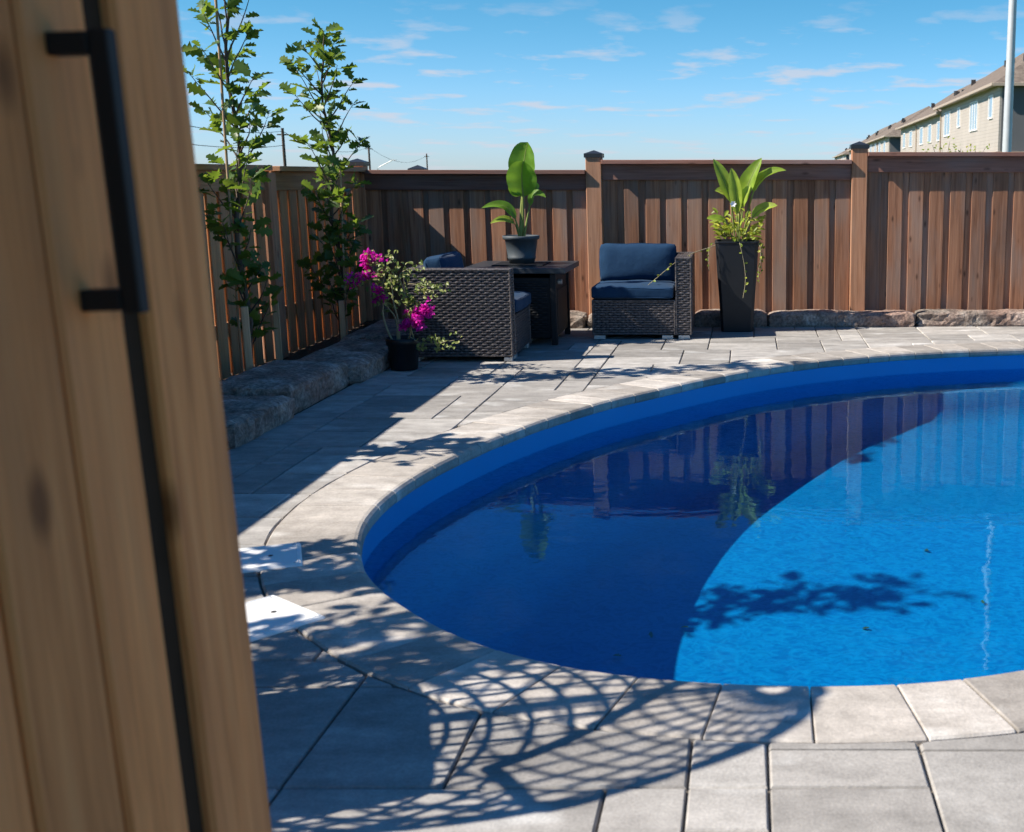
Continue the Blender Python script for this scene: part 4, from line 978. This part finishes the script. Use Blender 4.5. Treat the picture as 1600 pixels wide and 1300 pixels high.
FX, FY, FA = 13.42, 67.0, math.atan(0.0285)
def house(label, y0, L_, dx, eave, windows, depth=9.5, near_end=True, rise=3.4, cols=(), brick=True):
    """row house: local y runs along the row, facade at local x = 0 facing -x"""
    t0 = (FX + 0.0285 * (y0 - FY) + dx, y0, -0.5)
    hs_ = thing('row_house', label, 'house', t0, -FA, 'row houses beyond the fence')
    e = eave + 0.5
    wl_ = G().box((0, 0, 2.95), (depth, L_, e)).build('wall', M['siding'], hs_)
    G().box((0.03, 0.03, 0), (depth - 0.03, L_ - 0.03, 2.95)).build('lower_wall', M['brick'], hs_)
    G().box((-0.10, -0.10, 2.88), (depth + 0.1, L_ + 0.10, 3.0)).build('band', M['gutter'], hs_)
    G().box((0.12, -0.03, 3.02), (depth - 0.1, -0.002, e - 0.02)).build('end_wall', M['end_wall_grey'], hs_)  # thin end panel, darker grey than the facade
    ov = 0.45; x0, x1, ya, yb = -ov, depth + ov, -ov, L_ + ov; mx = (x0 + x1) / 2; run = mx - x0; hip = min(run, (yb - ya) * 0.45)
    V = [(x0, ya, e), (x1, ya, e), (x1, yb, e), (x0, yb, e), (mx, ya + hip, e + rise), (mx, yb - hip, e + rise)]
    rf = G().add(V, [(0, 4, 5, 3), (0, 1, 4), (1, 2, 5, 4), (2, 3, 5), (3, 2, 1, 0)]).build('roof', M['shingle'], hs_)
    gt = G().box((x0 - 0.10, ya - 0.05, e - 0.10), (x0 + 0.03, yb + 0.05, e + 0.06), 0.01).build('gutter', M['gutter'], rf)
    G().box((x0 - 0.02, ya - 0.06, e - 0.12), (x1 + 0.02, ya + 0.03, e + 0.05), 0.01).build('fascia', M['gutter'], rf)
    G().box((x0 + 0.02, ya + 0.05, e - 0.03), (0.0, yb - 0.05, e - 0.01)).build('soffit', M['gutter'], rf)
    for yy in cols: G().tube([(-0.06, yy, 0), (-0.06, yy, e - 0.35), (-0.38, yy, e - 0.05)], 0.055, 6).build('downspout', M['gutter'], hs_)
    for k in range(int(L_ / 6)):
        yv = 3 + k * 6 + (k % 2) * 1.2; fx = 0.45 + 0.1 * (k % 3); X_ = x0 + run * fx; zr = e + rise * fx
        G().box((X_ - 0.15, yv - 0.15, zr - 0.1), (X_ + 0.15, yv + 0.15, zr + 0.32)).build('roof_vent', M['dark_trim'], rf)
    for (ya_, yb_, za, zb, npan) in windows:
        za, zb = za + 0.5, zb + 0.5
        w_ = G(); t_ = 0.09; xo, xi = -0.07, 0.0
        w_.box((xo, ya_ - t_, za - t_), (xi, ya_, zb + t_)); w_.box((xo, yb_, za - t_), (xi, yb_ + t_, zb + t_)); w_.box((xo, ya_, za - t_), (xi, yb_, za)); w_.box((xo, ya_, zb), (xi, yb_, zb + t_))
        for q in range(1, npan): m_ = ya_ + (yb_ - ya_) * q / npan; w_.box((xo + 0.01, m_ - 0.05, za), (xi, m_ + 0.05, zb))
        wo_ = w_.build('window', M['white_trim'], hs_)
        for q in range(npan):
            p0 = ya_ + (yb_ - ya_) * q / npan + (0.05 if q else 0); p1 = ya_ + (yb_ - ya_) * (q + 1) / npan - (0.05 if q < npan - 1 else 0)
            G().box((-0.03, p0, za), (-0.012, p1, zb)).build('pane', M['glass'], wo_)
    return hs_
house('nearest beige row house beside the lamp pole with its dark end wall', 67.0, 24.8, 0, 6.0, [(2.0, 3.2, 4.4, 5.5, 1), (7.4, 10.2, 3.95, 5.5, 3), (14.7, 15.8, 4.4, 5.5, 1), (19.6, 22.5, 4.0, 5.5, 2)], cols=(24.5,))
house('second beige row house from the right, behind the right fence panel', 92.6, 33, 0.25, 5.75, [(1.3, 3.0, 3.85, 5.15, 1), (6.8, 9.0, 3.85, 5.15, 1), (12.8, 15.2, 3.85, 5.15, 1), (21.6, 24.0, 3.85, 5.15, 1), (28.0, 30.2, 3.85, 5.15, 1)], cols=(18.0,))
house('third row house with dark end wall above the right fence post', 135, 34, -0.15, 5.35, [(4, 7, 3.6, 4.9, 1), (11, 14, 3.6, 4.9, 1), (18, 21, 3.6, 4.9, 1), (26, 29, 3.6, 4.9, 1)], cols=(16, 33))
house('fourth distant row house left of the right fence post', 175, 40, -0.2, 5.2, [(5, 8, 3.6, 4.8, 1), (15, 18, 3.6, 4.8, 1), (26, 29, 3.6, 4.8, 1)])
house('farthest low row house at the left end of the row', 225, 50, -0.3, 4.9, [(8, 11, 3.5, 4.6, 1)], rise=3.0)
# small bare shrub showing above the right fence
random.seed(91)
sh = thing('shrub', 'small bare orange shrub in front of the nearest row house', 'shrub', (7.9, 48, -0.3))
for k in range(16):
    a = rnd(0, 6.28); p = Vector((0, 0, 0)); pts = [p]; d = Vector((math.cos(a) * rnd(.1, .5), math.sin(a) * rnd(.1, .5), 1)).normalized()
    for q in range(6): d = (d + Vector((rnd(-.25, .25), rnd(-.25, .25), 0))).normalized(); pts.append(pts[-1] + d * rnd(0.4, 0.55))
    b_ = G().tube(pts, [0.03 * (1 - q / 8) for q in range(7)], 5).build('branch', M['bark'], sh)
    g = G()
    for q in range(14):
        c0 = pts[rnd(3, 7).__int__() if False else random.randrange(3, 7)] + Vector((rnd(-.2, .2), rnd(-.2, .2), rnd(-.2, .2))); u_ = Vector((rnd(-1, 1), rnd(-1, 1), rnd(-1, 1))).normalized() * 0.07; v_ = u_.orthogonal().normalized() * 0.045
        g.add([c0 - u_, c0 + v_, c0 + u_, c0 - v_], [(0, 1, 2, 3)])
    g.build('foliage', M['yellow_leaf'], b_)
